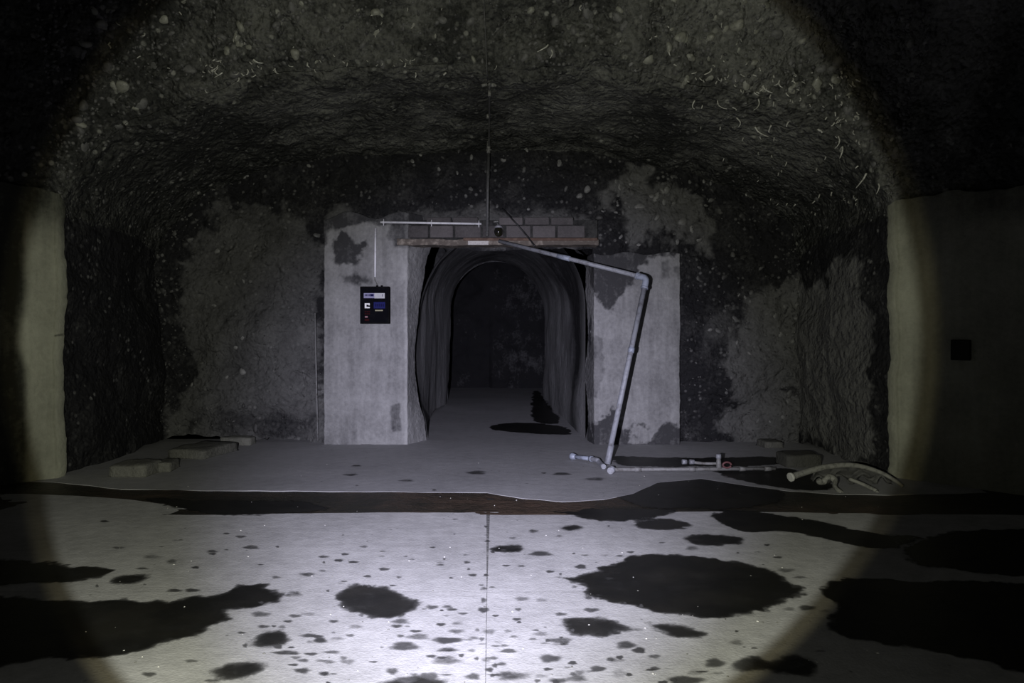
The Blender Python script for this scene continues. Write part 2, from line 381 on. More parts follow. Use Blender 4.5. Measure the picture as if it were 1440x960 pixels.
# vault of the gallery the camera stands in
def plan_y(X):
    d = np.maximum(np.maximum(X - XR, XL - X), 0)
    return 7.8 - 1.15 * np.minimum(d, 1.3) - 0.45 * np.maximum(d - 1.3, 0)
VX = np.concatenate([np.linspace(-10, XL - 0.03, 90), AX, np.linspace(XR + 0.03, 10, 90)])
phi = np.concatenate([np.linspace(0, 0.5, 60), np.linspace(0.53, math.pi / 2, 24)])
VXg, PH = np.meshgrid(VX, phi, indexing='ij')
zb = np.where((VXg > XL) & (VXg < XR), arch(VXg) - 0.06, 2.79)
RV = np.where((VXg > XL) & (VXg < XR), fillet(VXg), 0); ph0 = np.arcsin(0.293 * RV / (6.3 - zb))
PH = ph0 + PH * (math.pi / 2 - ph0) / (math.pi / 2); VH = (6.3 - zb) * np.sin(PH)
VP = np.stack([VXg, plan_y(VXg) - 4.5 * (1 - np.cos(PH)) + cut(VH, RV), zb + VH], -1)
back = VP[:, -1:, :].copy(); back[..., 1] = -2.0; back[..., 2] -= 0.4
VP = np.concatenate([VP, VP[:, -1:] * 0.5 + back * 0.5, back], 1)
vt = 0.26 + 0.55 * fbm(VP, 0.9, 4, 33) + 0.12 * sstep(0, 2.5, VP[..., 0]) - 0.75 * sstep(-2.3, -4.0, VP[..., 0]) - 0.6 * sstep(4.3, 5.2, VP[..., 0]) + 0.04  # right end is painted darker as shade outside the beam
vault_P = rough(VP)
nv_, ns_ = vault_P.shape[0] * vault_P.shape[1], soffit_P.shape[0] * soffit_P.shape[1]
cv = np.concatenate([vault_P.reshape(-1, 3), soffit_P.reshape(-1, 3)])
cq = np.concatenate([grid_faces(*vault_P.shape[:2]), grid_faces(*soffit_P.shape[:2], True) + nv_])
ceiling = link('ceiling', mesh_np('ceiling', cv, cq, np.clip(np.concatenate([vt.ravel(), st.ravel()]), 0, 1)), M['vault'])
tag(ceiling, 'rough pebbly rock vault arching over the recess and the doorway', 'ceiling', kind='structure')
# back wall of the recess
wv = np.linspace(0, 1, 150)
BX, BW = np.meshgrid(AX, wv, indexing='ij')
BP = np.stack([BX, np.full_like(BX, YB), BW * (arch(BX) - 0.26)], -1)
B2 = np.stack([BP[..., 0], BP[..., 2]], -1)
bt = -0.03 + 0.12 * fbm(BP, 1.2, 3, 41)
bt += 0.48 * patch(B2, pxpoly([(262, 350), (290, 308), (340, 296), (400, 302), (440, 325), (458, 360), (458, 640), (225, 650), (236, 590), (262, 520), (252, 450), (265, 400)], YB), 0.09, 42, 0.35, BP)
bt -= 0.30 * patch(B2, pxpoly([(262, 585), (330, 580), (400, 590), (450, 580), (450, 612), (330, 615), (262, 612)], YB), 0.08, 45, 0.3, BP)
bt += 0.62 * patch(B2, pxpoly([(1018, 640), (1026, 520), (1045, 440), (1072, 408), (1130, 385), (1260, 380), (1260, 640)], YB), 0.10, 43, 0.4, BP)
bt += 0.68 * patch(B2, pxpoly([(872, 262), (930, 250), (985, 268), (1002, 320), (960, 350), (890, 335), (862, 295)], YB), 0.12, 44, 0.6, BP)
bt += 0.40 * patch(B2, pxpoly([(460, 296), (560, 300), (640, 292), (740, 295), (830, 308), (850, 345), (455, 345)], YB), 0.06, 46, 0.25, BP)
bt -= 0.5 * patch(B2, pxpoly([(1075, 536), (1100, 540), (1135, 544), (1140, 558), (1110, 555), (1085, 545)], YB), 0.03, 48, 0.12, BP)
bt += 0.22 * patch(B2, pxpoly([(985, 455), (1000, 430), (1022, 430), (1030, 470), (995, 475)], YB), 0.06, 47, 0.2, BP)
back_P = rough(BP)
hole = (np.abs(BX - 0.13) < 1.2) & (BP[..., 2] < 2.66)       # the doorway pierces this wall
bq = grid_faces(*back_P.shape[:2]); bq = bq[~hole.ravel()[bq].any(1)]
wall_back = link('wall_back', mesh_np('wall_back', back_P.reshape(-1, 3), bq, np.clip(bt, 0, 1)), M['rock'])
tag(wall_back, 'dark conglomerate rock wall with paler plaster patches around the doorway', 'wall', kind='structure')
# side walls of the recess
def side_wall(name, X, patches, label, flip):
    Y, Z = np.meshgrid(np.linspace(7.8, YB, 90), np.linspace(0, 2.85, 100), indexing='ij')
    P = np.stack([np.full_like(Y, X), Y, Z], -1); P2 = np.stack([Y, Z], -1)
    tn = -0.05 + 0.10 * fbm(P, 1.2, 3, 51)
    for poly, v, sft in patches: tn += v * patch(P2, poly, sft, 52, 0.3, P)
    return tag(grid_obj(name, rough(P), np.clip(tn, 0, 1), M['rock'], None, flip), label, 'wall', kind='structure')
side_wall('wall_recess_left', XL, [], 'dark sooty side wall of the recess left of the three low blocks', False)
side_wall('wall_recess_right', XR, [([(8.32, 0), (8.28, 1.0), (8.42, 1.7), (8.5, 2.35), (8.9, 2.45), (9.3, 2.15), (10.5, 2.3), (10.5, 0)], 0.75, 0.07)], 'patchy grey side wall of the recess beside the right pillar', True)
# concrete flanks either side of the recess
def flank(name, x0, x1, ztop, label, tonef, n=150):
    xs = x0 + (x1 - x0) * np.linspace(0, 1, n) ** 1.7
    xs = np.concatenate([[x0 - 0.0, x0], xs[1:]])
    X, W = np.meshgrid(xs, np.linspace(0, 1, 130), indexing='ij')
    P = np.stack([X, plan_y(X) - 0.10, W * ztop], -1)
    P[0, :, 1] += 0.16
    e = 0.07 * fbm(P * np.array([0.2, 0.2, 1]), 2.2, 5, 62, 0.6)
    P[..., 0] += e * np.exp(-np.abs(X - x0) / 0.1); P[..., 1] += 0.03 * fbm(P, 1.5, 4, 61)
    P[..., 2] += (W > 0.5) * 0.10 * fbm(P * np.array([1, 1, 0]), 3.0, 3, 63)
    o = grid_obj(name, P, np.clip(tonef(P), 0, 1), M['flank'], None, x1 < x0)
    return tag(o, label, 'wall', kind='structure')
def tone_l(P):
    px = CX + P[..., 0] * F / P[..., 1]
    return -0.05 + 0.75 * sstep(26, 44, px + 16 * fbm(P, 2.0, 3, 66)) + 0.2 * fbm(P, 1.5, 3, 65) - 0.6 * sstep(2.2, 2.9, P[..., 2])  # tone drops left of the strip, painting in the beam's edge
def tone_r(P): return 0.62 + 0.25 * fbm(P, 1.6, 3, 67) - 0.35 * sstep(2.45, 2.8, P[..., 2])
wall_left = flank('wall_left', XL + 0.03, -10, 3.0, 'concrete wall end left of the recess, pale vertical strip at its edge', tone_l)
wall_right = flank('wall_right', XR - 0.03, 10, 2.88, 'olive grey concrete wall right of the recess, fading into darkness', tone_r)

# ------------------------------------------------------------------ doorway: piers, lintel course, beam, tunnel behind
XD0, XD1, ZD = -1.135, 1.405, 2.72
CR = [(0.0, 600), (0.25, 597), (0.55, 589), (0.95, 583.5), (1.3, 583.5), (1.6, 586), (1.95, 590), (2.25, 594.5), (2.55, 600), (2.8, 609)]
YC = 10.46
def crack_x(Z):                               # ragged inner edge of the left reveal
    z, x = zip(*CR); return (np.interp(Z, z, x) - CX) * YC / F + 0.012 * fbm(np.stack([Z * 0, Z * 0, Z], -1), 6.0, 4, 71)
def pier(name, xo, xi, ztop, tonef, label, reveal):
    sx = np.linspace(xo, xi, 96); n0, n2 = 10, 40
    cols = [(xo, YP + 0.45 * (1 - k / n0), 0) for k in range(n0)] + [(x, YP, 1) for x in sx] + [(xi, k / n2, 2) for k in range(1, n2 + 1)]
    W = np.linspace(0, 1, 230); P = np.zeros((len(cols), len(W), 3))
    for i, (x, y, kind) in enumerate(cols):
        z = W * ztop(x) if kind != 2 else W * ztop(xi)
        P[i, :, 0] = x; P[i, :, 2] = z
        P[i, :, 1] = y if kind != 2 else YP + y * (YC - YP)
        if kind == 2: P[i, :, 0] = xi + y * (reveal(z) - xi)
    tn = tonef(P)
    Q = P.copy()
    for k in range(3): Q[..., k] += 0.012 * fbm(P, 3.0, 4, 72 + k) + 0.006 * fbm(P, 20.0, 2, 76 + k)
    top = Q[:n0 + 96, -1:, :].copy(); top = np.concatenate([top, Q[n0 + 96:, -1:, :]]); top[:n0 + 96, :, 1] = YP + 0.45
    Q = np.concatenate([Q, top], 1); tn = np.concatenate([tn, tn[:, -1:] * 0.5], 1)
    o = grid_obj(name, Q, np.clip(tn, 0, 1), M['plaster'], None, xi < xo)
    return tag(o, label, 'pillar', kind='structure')
def bez(P, poly, soft, amp, seed): return patch(np.stack([P[..., 0], P[..., 2]], -1), pxpoly(poly, YP), soft, seed, amp, P)
def tone_pl(P):
    t = 0.62 + 0.10 * fbm(P, 1.5, 3, 81)
    t -= 0.62 * bez(P, [(466, 345), (478, 322), (492, 330), (500, 345), (512, 342), (508, 358), (498, 372), (478, 376), (464, 366)], 0.025, 0.14, 82)
    t -= 0.50 * bez(P, [(476, 384), (500, 378), (526, 388), (526, 402), (500, 405), (478, 396)], 0.04, 0.14, 83)
    t -= 0.62 * bez(P, [(450, 280), (590, 280), (590, 313), (548, 313), (500, 312), (474, 316), (462, 330), (458, 345), (450, 345)], 0.03, 0.12, 84)
    t -= 0.45 * bez(P, [(548, 318), (572, 312), (575, 345), (556, 345), (546, 335)], 0.03, 0.1, 85)
    t -= 0.16 * bez(P, [(450, 585), (500, 585), (502, 640), (450, 640)], 0.03, 0.08, 86)
    t -= 0.4 * bez(P, [(551, 572), (560, 570), (562, 604), (554, 605)], 0.02, 0.06, 87)
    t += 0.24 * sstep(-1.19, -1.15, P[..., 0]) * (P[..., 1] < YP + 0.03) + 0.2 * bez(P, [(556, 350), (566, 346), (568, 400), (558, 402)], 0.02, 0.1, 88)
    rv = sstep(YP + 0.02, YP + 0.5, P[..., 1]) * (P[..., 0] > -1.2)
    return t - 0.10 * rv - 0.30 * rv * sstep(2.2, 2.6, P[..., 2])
def tone_pr(P):
    t = 0.58 + 0.10 * fbm(P, 1.5, 3, 91)
    t -= 0.60 * bez(P, [(830, 330), (960, 330), (960, 360), (925, 362), (905, 384), (880, 405), (860, 428), (838, 420), (830, 400)], 0.04, 0.22, 92)
    t -= 0.35 * bez(P, [(930, 368), (941, 366), (942, 390), (931, 392)], 0.02, 0.05, 93) + 0.4 * bez(P, [(880, 390), (890, 388), (893, 402), (882, 404)], 0.02, 0.05, 94)
    t -= 0.55 * bez(P, [(830, 598), (860, 585), (868, 606), (890, 612), (915, 618), (940, 600), (965, 590), (965, 640), (830, 640)], 0.035, 0.28, 95)
    t -= 0.25 * bez(P, [(832, 480), (842, 470), (848, 520), (840, 560), (832, 560)], 0.02, 0.15, 96)
    t -= 0.35 * bez(P, [(947, 375), (962, 372), (962, 396), (950, 394)], 0.015, 0.06, 97)
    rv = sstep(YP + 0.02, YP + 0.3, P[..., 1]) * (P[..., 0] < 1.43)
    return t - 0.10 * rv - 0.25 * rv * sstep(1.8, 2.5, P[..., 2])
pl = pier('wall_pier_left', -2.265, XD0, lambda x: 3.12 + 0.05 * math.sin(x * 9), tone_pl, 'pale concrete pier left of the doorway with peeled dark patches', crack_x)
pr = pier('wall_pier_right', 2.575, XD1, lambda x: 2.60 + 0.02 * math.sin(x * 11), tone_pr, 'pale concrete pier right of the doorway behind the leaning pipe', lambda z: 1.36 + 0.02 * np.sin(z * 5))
# wall above the doorway with its course of blocks
bk = prism('wall_lintel', [(-1.5, YP + 0.05), (1.46, YP + 0.05), (1.46, YP + 0.5), (-1.5, YP + 0.5)], ZD + 0.04, 3.06, M['mortar'])
a = bk.data.attributes.new('tone', 'FLOAT', 'POINT'); a.data.foreach_set('value', np.full(len(bk.data.vertices), 0.10, np.float32))
tag(bk, 'masonry course above the doorway made of grey blocks', 'wall', kind='structure')
def brick(px0, px1, py0, py1, tone, parent):
    A, B = on_plane(px0, py1, YP + 0.02), on_plane(px1, py0, YP + 0.02)
    bm = bmesh.new(); bm_box(bm, A.x, B.x, YP + 0.015 - 0.02 * random.random(), YP + 0.12, A.z, B.z, 0.008)
    o = bm_obj('brick', bm, M['brickm'], parent)
    at_ = o.data.attributes.new('tone', 'FLOAT', 'POINT'); at_.data.foreach_set('value', np.full(len(o.data.vertices), tone, np.float32))
for px0, px1, tn in ((546, 568, .3), (571, 602, .2), (605, 637, .55), (640, 676, .3), (679, 708, .15), (712, 746, .5), (749, 781, .6), (784, 822, .45)):
    brick(px0, px1, 317.5, 334, tn, bk)
for px0, px1, tn in ((702, 735, .6), (738, 772, .35), (775, 806, .3), (600, 634, .15), (637, 672, .25)):
    brick(px0, px1, 305.5, 316, tn, bk)
# lintel beam over the opening
A, B = on_plane(558, 344, 10.0), on_plane(842, 336, 10.0)
lb = empty('trim_1', ((A.x + B.x) / 2, 10.05, A.z)); tag(lb, 'rusty flaking beam across the top of the doorway', 'lintel', kind='structure')
def child(o, p):
    o.parent = p; o.matrix_parent_inverse = Matrix.Translation(-Vector(p.location)); return o
bm = bmesh.new(); bm_box(bm, A.x, B.x, 9.99, 10.30, A.z - 0.005, B.z, 0.01)
bmesh.ops.subdivide_edges(bm, edges=[e for e in bm.edges if e.calc_length() > 1], cuts=60)
for v in bm.verts:
    v.co.z += 0.010 * math.sin(v.co.x * 9) * math.sin(v.co.x * 3.1) + random.uniform(-.004, .004)
child(bm_obj('beam', bm, M['beam']), lb)
child(box('flange', A.x + 0.9, B.x - 0.02, 9.975, 10.02, B.z - 0.025, B.z + 0.012, M['beam_rust']), lb)
a0, b0 = on_plane(658, 344, 9.97), on_plane(687, 338.5, 9.97)
tg = child(box('tag', a0.x, b0.x, 9.975, 9.992, a0.z, b0.z, M['tagm'], None, 0.002), lb); tg['label'] = 'pale rectangular tag'
# tunnel lining: side walls and barrel arch; wider dark chamber behind
TAPER = 0.13
def section(x0, x1, spring, crown, n=110):
    xc, hw = (x0 + x1) / 2, (x1 - x0) / 2; L1 = spring; pts = []
    a_ = np.linspace(0, math.pi, 60)
    left = [(x0, z) for z in np.linspace(0, spring, 30, endpoint=False)]
    arc = [(xc - hw * math.cos(q), spring + (crown - spring) * math.sin(q)) for q in a_]
    right = [(x1, z) for z in np.linspace(spring, 0, 31)[1:]]
    return np.array(left + arc + right)
def barrel(name, x0, x1, spring, crown, ys, ye, n, tonef, label, crackside=False, amp=0.09):
    S = section(x0, x1, spring, crown); V = np.linspace(0, 1, n)
    P = np.zeros((len(S), n, 3)); P[..., 0] = S[:, :1]; P[..., 2] = S[:, 1:]
    P[..., 1] = ys + (ye - ys) * V[None]
    if crackside:                             # the lining narrows inwards and starts behind the crack
        lf = (S[:, 0] < (x0 + x1) / 2 - 0.2)[:, None]
        P[..., 0] -= ((S[:, 0] - (x0 + x1) / 2) / ((x1 - x0) / 2))[:, None] * TAPER * V[None]
        st0 = (crack_x(S[:, 1]) + 0.022) * 10.62 / YC - x0
        P[..., 0] += np.where(lf & (S[:, 1:] < 2.75), np.maximum(st0, 0)[:, None] * np.exp(-V * 9)[None], 0)
    Q = P.copy(); fade = np.minimum(V * 6, 1)[None]
    for k in (0, 2): Q[..., k] += amp * fade * fbm(P, 0.7, 2, 101 + k) + 0.012 * fade * fbm(P, 6.0, 3, 107 + k)
    return tag(grid_obj(name, Q, np.clip(tonef(P), 0, 1), M['tunnel'], None), label, 'tunnel', kind='structure')
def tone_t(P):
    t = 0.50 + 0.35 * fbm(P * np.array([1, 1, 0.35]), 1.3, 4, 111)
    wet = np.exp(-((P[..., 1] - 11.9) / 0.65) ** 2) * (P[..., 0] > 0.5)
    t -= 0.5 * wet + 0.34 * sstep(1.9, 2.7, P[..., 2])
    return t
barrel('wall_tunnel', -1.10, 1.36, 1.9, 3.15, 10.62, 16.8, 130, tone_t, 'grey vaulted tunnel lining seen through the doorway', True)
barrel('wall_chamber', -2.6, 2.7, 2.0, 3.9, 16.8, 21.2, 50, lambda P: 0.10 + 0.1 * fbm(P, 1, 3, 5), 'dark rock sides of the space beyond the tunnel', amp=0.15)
X, Z = np.meshgrid(np.linspace(-2.9, 3.0, 120), np.linspace(0, 4.1, 90), indexing='ij')
P = np.stack([X, np.full_like(X, 20.9), Z], -1)
P[..., 1] += 0.35 * fbm(P, 1.0, 4, 121) - 0.25 * sstep(2.2, 0.0, Z) * (X > 0)
tag(grid_obj('wall_end', P, np.clip(-0.06 + 0.12 * fbm(P, 1.2, 3, 122) + 0.05 * (X > 0), -1, 1), M['tunnel']), 'faint lumpy rock at the far end of the tunnel', 'wall', kind='structure')
# shoulder of the chamber around the tunnel mouth (keeps it dark and closed)
S = section(-1.10 + TAPER, 1.36 - TAPER, 1.9, 3.15); S2 = section(-2.7, 2.8, 2.0, 4.0)
P = np.stack([np.c_[S[:, 0], np.full(len(S), 16.8), S[:, 1]], np.c_[S2[:, 0], np.full(len(S2), 16.9), S2[:, 1]]], 1)
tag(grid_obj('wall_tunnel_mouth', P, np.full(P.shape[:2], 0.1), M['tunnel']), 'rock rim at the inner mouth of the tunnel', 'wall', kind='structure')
box('lintel_backing', -1.6, 1.8, 10.56, 10.75, 3.0, 3.5, M['boxdark'], bpy.data.objects['wall_tunnel'])
# dark rock behind the crack of the left reveal
box('crack_backing', XD0 - 0.4, XD0 - 0.03, 10.5, 10.75, 0.004, 3.1, M['boxdark'], bpy.data.objects['wall_tunnel'])

# ------------------------------------------------------------------ cobbles bedded in the rock
def cobble_mesh(k, lvl=2):
    bm = bmesh.new(); bmesh.ops.create_icosphere(bm, subdivisions=lvl, radius=1.0)
    r = random.Random(k); sx, sy, sz = r.uniform(.85, 1.2), r.uniform(.6, .9), r.uniform(.5, .75)
    for v in bm.verts:
        n = 1 + 0.16 * math.sin(3 * v.co.x + k) * math.cos(2.3 * v.co.y + 2 * k) + 0.1 * math.sin(4 * v.co.z + k)
        v.co = Vector((v.co.x * sx, v.co.y * sy, v.co.z * sz)) * n
    me = bpy.data.meshes.new('cobble'); bm.to_mesh(me); bm.free(); return smooth(me)
shapes = {}
for mk in ('peb_a', 'peb_b', 'peb_c', 'peb_d'):
    for k in range(4):
        me = cobble_mesh(k + 1, 2); me.materials.append(M[mk]); shapes[(mk, k)] = me
def normals(P):
    du = np.gradient(P, axis=0); dv = np.gradient(P, axis=1); n = np.cross(du, dv)
    return n / np.maximum(np.linalg.norm(n, axis=-1, keepdims=True), 1e-9)
cam_p = np.array([0, 0, CAMZ])
def facing(P):
    n = normals(P); v = cam_p - P; s_ = np.sign((n * v).sum(-1, keepdims=True)); return n * s_
def project(p): return CX + p[0] * F / p[1], CY - (p[2] - CAMZ) * F / p[1]
def put_cobble(p, n, size, mk, parent, sink=0.25):
    o = bpy.data.objects.new('cobble', shapes[(mk, random.randrange(4))]); C.objects.link(o)
    o.parent = parent
    q = Vector(n).to_track_quat('Z', 'Y'); o.rotation_mode = 'QUATERNION'
    o.rotation_quaternion = q @ Matrix.Rotation(random.uniform(0, 6.28), 3, 'Z').to_quaternion()
    o.location = Vector(p) - Vector(n) * size * sink
    o.scale = (size, size * random.uniform(.7, 1.0), size * random.uniform(.6, .9))
nB, nV, nS = facing(back_P), facing(vault_P), facing(soffit_P)
def in_door(p): return -2.35 < p[0] < 2.65 and p[2] < 3.12
def pick(P, N, ok, n, out, tries=20000):
    k = 0
    for _ in range(tries):
        i, j = random.randrange(1, P.shape[0] - 1), random.randrange(1, P.shape[1] - 1)
        p = P[i, j]
        if p[1] < 1: continue
        x, y = project(p)
        if ok(x, y, p): out(p, N[i, j], x, y); k += 1
        if k >= n: return
# large ones the photograph shows singly: (px, py, size in px, material) on the back wall / the vault face
big_wall = [(660, 220, 9, 'peb_b'), (707, 226, 9, 'peb_b'), (735, 238, 8, 'peb_a'), (733, 250, 8, 'peb_b'), (620, 237, 7, 'peb_b'), (645, 244, 7, 'peb_b'), (663, 265, 8, 'peb_a'), (655, 274, 8, 'peb_a'),
            (828, 267, 10, 'peb_b'), (798, 265, 9, 'peb_a'), (787, 227, 8, 'peb_b'), (745, 203, 7, 'peb_b'), (577, 226, 7, 'peb_b'), (644, 207, 6, 'peb_b'), (591, 195, 6, 'peb_b'), (520, 278, 8, 'peb_a'), (813, 275, 8, 'peb_b'), (846, 295, 6, 'peb_b'),
            (742, 294, 5, 'peb_b'), (435, 234, 8, 'peb_b'), (344, 247, 7, 'peb_b'), (312, 198, 7, 'peb_b'), (309, 218, 6, 'peb_b'), (240, 228, 6, 'peb_b'), (1030, 358, 7, 'peb_a'), (1119, 478, 11, 'peb_b'), (1108, 470, 9, 'peb_a'), (1082, 437, 10, 'peb_a'), (1010, 465, 12, 'peb_a'), (1028, 462, 10, 'peb_a'), (1000, 464, 8, 'peb_b'), (1033, 450, 9, 'peb_a'), (985, 376, 7, 'peb_a'), (1003, 378, 6, 'peb_b'),
            (900, 290, 10, 'peb_b'), (925, 305, 11, 'peb_b'), (945, 290, 9, 'peb_b'), (960, 310, 12, 'peb_b'), (975, 325, 10, 'peb_b'), (930, 265, 9, 'peb_b'), (890, 270, 8, 'peb_a'), (305, 352, 7, 'peb_b'), (342, 395, 6, 'peb_b'), (300, 430, 8, 'peb_b'), (340, 475, 8, 'peb_b'), (342, 522, 9, 'peb_b'), (380, 488, 8, 'peb_a'), (318, 530, 7, 'peb_b'), (270, 540, 7, 'peb_b'), (332, 487, 6, 'peb_b')]
big_vault = [(941, 68, 14, 'peb_c'), (1018, 41, 12, 'peb_c'), (972, 83, 16, 'peb_c'), (1000, 55, 13, 'peb_c'), (962, 55, 14, 'peb_c'), (1008, 25, 9, 'peb_c'), (1064, 45, 9, 'peb_c'), (528, 48, 13, 'peb_c'), (583, 34, 9, 'peb_c'), (506, 14, 8, 'peb_c'), (540, 22, 9, 'peb_c'), (610, 50, 8, 'peb_c'), (870, 14, 12, 'peb_c'), (946, 42, 9, 'peb_c'), (745, 14, 12, 'peb_c'), (310, 55, 12, 'peb_c'), (318, 70, 11, 'peb_c'), (355, 85, 10, 'peb_c'), (390, 38, 12, 'peb_a'), (1040, 70, 11, 'peb_c'), (780, 30, 14, 'peb_a'), (820, 48, 13, 'peb_a'), (660, 30, 12, 'peb_a'), (460, 40, 12, 'peb_a'), (430, 70, 11, 'peb_a'), (900, 25, 11, 'peb_a'), (1120, 120, 9, 'peb_a'), (890, 92, 9, 'peb_b'), (891, 99, 8, 'peb_b')]
def nearest(P, N, px, py):
    with np.errstate(divide='ignore', invalid='ignore'):
        x = CX + P[..., 0] * F / P[..., 1]; y = CY - (P[..., 2] - CAMZ) * F / P[..., 1]
    d = np.where(P[..., 1] > 3, (x - px) ** 2 + (y - py) ** 2, 1e9); i = np.unravel_index(np.argmin(d), d.shape); return P[i], N[i]
for px, py, sz, mk in big_wall:
    p, n = nearest(back_P, nB, px, py); put_cobble(p, n, 0.62 * sz * p[1] / F, mk, wall_back)
for px, py, sz, mk in big_vault:
    p, n = nearest(vault_P, nV, px, py); put_cobble(p, n, 0.62 * sz * p[1] / F, mk, ceiling)
pick(back_P, nB, lambda x, y, p: 60 < x < 1330 and not in_door(p) and (p[2] > 1.6 or random.random() < .3), 130,
     lambda p, n, x, y: put_cobble(p, n, random.uniform(.025, .06), random.choice(['peb_a', 'peb_d', 'peb_d']), wall_back))
pick(back_P, nB, lambda x, y, p: 865 < x < 1005 and 250 < y < 345, 34,
     lambda p, n, x, y: put_cobble(p, n, random.uniform(.03, .06), random.choice(['peb_a', 'peb_b', 'peb_b']), wall_back))
pick(back_P, nB, lambda x, y, p: 1020 < x < 1130 and 400 < y < 600, 30,
     lambda p, n, x, y: put_cobble(p, n, random.uniform(.025, .05), random.choice(['peb_a', 'peb_b']), wall_back))
pick(vault_P, nV, lambda x, y, p: 100 < x < 1290 and -10 < y < 320, 140,
     lambda p, n, x, y: put_cobble(p, n, random.uniform(.035, .08), random.choice(['peb_a', 'peb_a', 'peb_c']), ceiling))
pick(soffit_P, nS, lambda x, y, p: 60 < x < 1260 and y > 60, 90,
     lambda p, n, x, y: put_cobble(p, n, random.uniform(.022, .045), random.choice(['peb_a', 'peb_d', 'peb_a']), ceiling))
# the gravel between them: too small to pick apart
def ico():
    bm = bmesh.new(); bmesh.ops.create_icosphere(bm, subdivisions=1, radius=1.0)
    v = np.array([q.co[:] for q in bm.verts]); f = np.array([[q.index for q in fc.verts] for fc in bm.faces]); bm.free(); return v, f
IV, IF = ico()
def gravel(name, src, mats, parent):
    V, Fc = [], []; k = 0
    for p, n, r_ in src:
        q = np.array(Vector(n).to_track_quat('Z', 'Y').to_matrix() @ Matrix.Rotation(random.uniform(0, 6.28), 3, 'Z'))
        sc = r_ * np.array([random.uniform(.8, 1.4), random.uniform(.6, 1), random.uniform(.5, .8)])
        V.append((IV * sc) @ q.T + p - np.array(n) * r_ * 0.2); Fc.append(IF + k); k += len(IV)
    me = bpy.data.meshes.new(name); me.from_pydata(np.concatenate(V).tolist(), [], np.concatenate(Fc).tolist()); me.update(); smooth(me)
    for m_ in mats: me.materials.append(m_)
    idx = np.repeat(rng.integers(0, len(mats), len(src)), len(IF)); me.polygons.foreach_set('material_index', idx.astype(np.int32))
    o = link(name, me, None, parent); o['kind'] = 'stuff'; return o
src = []; pick(back_P, nB, lambda x, y, p: not in_door(p), 900, lambda p, n, x, y: src.append((p, n, random.uniform(.007, .02))), 90000)
gravel('wall_gravel', src, [M['peb_d'], M['peb_d'], M['peb_a']], wall_back)
src = []; pick(vault_P, nV, lambda x, y, p: 40 < x < 1340 and -20 < y < 330, 1500, lambda p, n, x, y: src.append((p, n, random.uniform(.010, .030))), 90000)
pick(soffit_P, nS, lambda x, y, p: True, 900, lambda p, n, x, y: src.append((p, n, random.uniform(.008, .022))), 90000)
gravel('vault_gravel', src, [M['peb_d'], M['peb_a'], M['peb_a']], ceiling)
# mineral drips hanging from the arch edge
def drip_into(bm, p, n, L, r, hook):
    p = Vector(p); n = Vector(n); s_ = n.cross(Vector((0, 0, 1))); s_ = s_.normalized() if s_.length > .01 else Vector((1, 0, 0))
    a_ = random.uniform(-1.3, 1.3); d = Vector((0, 0, -1)) * math.cos(a_) + s_ * math.sin(a_)
    pts = [p + n * 0.005, p + n * .02 + d * L * .35, p + n * .025 + d * L * .7 + s_ * hook * L * .25, p + n * .015 + d * L + s_ * hook * L * .6]
    tube_into(bm, catmull(pts, 3), [r * (1 - .07 * q) for q in range(10)], 6)
big_drips = [(1035, 165, 30), (1030, 150, 22), (1065, 140, 25), (1085, 175, 36), (1060, 178, 26), (1110, 170, 18), (1150, 180, 22), (1180, 190, 28), (1185, 205, 26), (1097, 112, 18), (1220, 245, 30), (1235, 258, 26), (775, 70, 24), (770, 62, 20), (942, 70, 16), (1010, 140, 26), (979, 142, 22), (1075, 120, 20), (588, 102, 12), (624, 102, 12), (316, 103, 16), (355, 84, 14), (1000, 95, 16), (820, 8, 14)]
for px, py, L in big_drips:
    best = None
    for PP, NN in ((vault_P, nV), (soffit_P, nS)):
        p, n = nearest(PP, NN, px, py); x, y = project(p); e = math.hypot(x - px, y - py)
        if best is None or e < best[0] - 2: best = (e, p, n)
    bm = bmesh.new(); drip_into(bm, best[1], best[2], 0.62 * L * best[1][1] / F, random.uniform(.007, .013), random.choice((-1, 1)))
    bm_obj('mineral_drip', bm, M['drip'], ceiling)
bm = bmesh.new()
def edge_drip(p, n, x, y): drip_into(bm, p, n, random.uniform(.015, .045), random.uniform(.005, .010), random.uniform(-1, 1))
pick(vault_P, nV, lambda x, y, p: (960 < x < 1215 and 100 < y < 250) , 70, edge_drip)
pick(vault_P, nV, lambda x, y, p: (280 < x < 640 and 80 < y < 112), 45, edge_drip)
pick(vault_P, nV, lambda x, y, p: (150 < x < 1200 and 0 < y < 130), 40, edge_drip)
pick(soffit_P, nS, lambda x, y, p: (960 < x < 1215 and 130 < y < 300), 35, edge_drip)
o = bm_obj('drip_beads', bm, M['drip'], ceiling); o['kind'] = 'stuff'

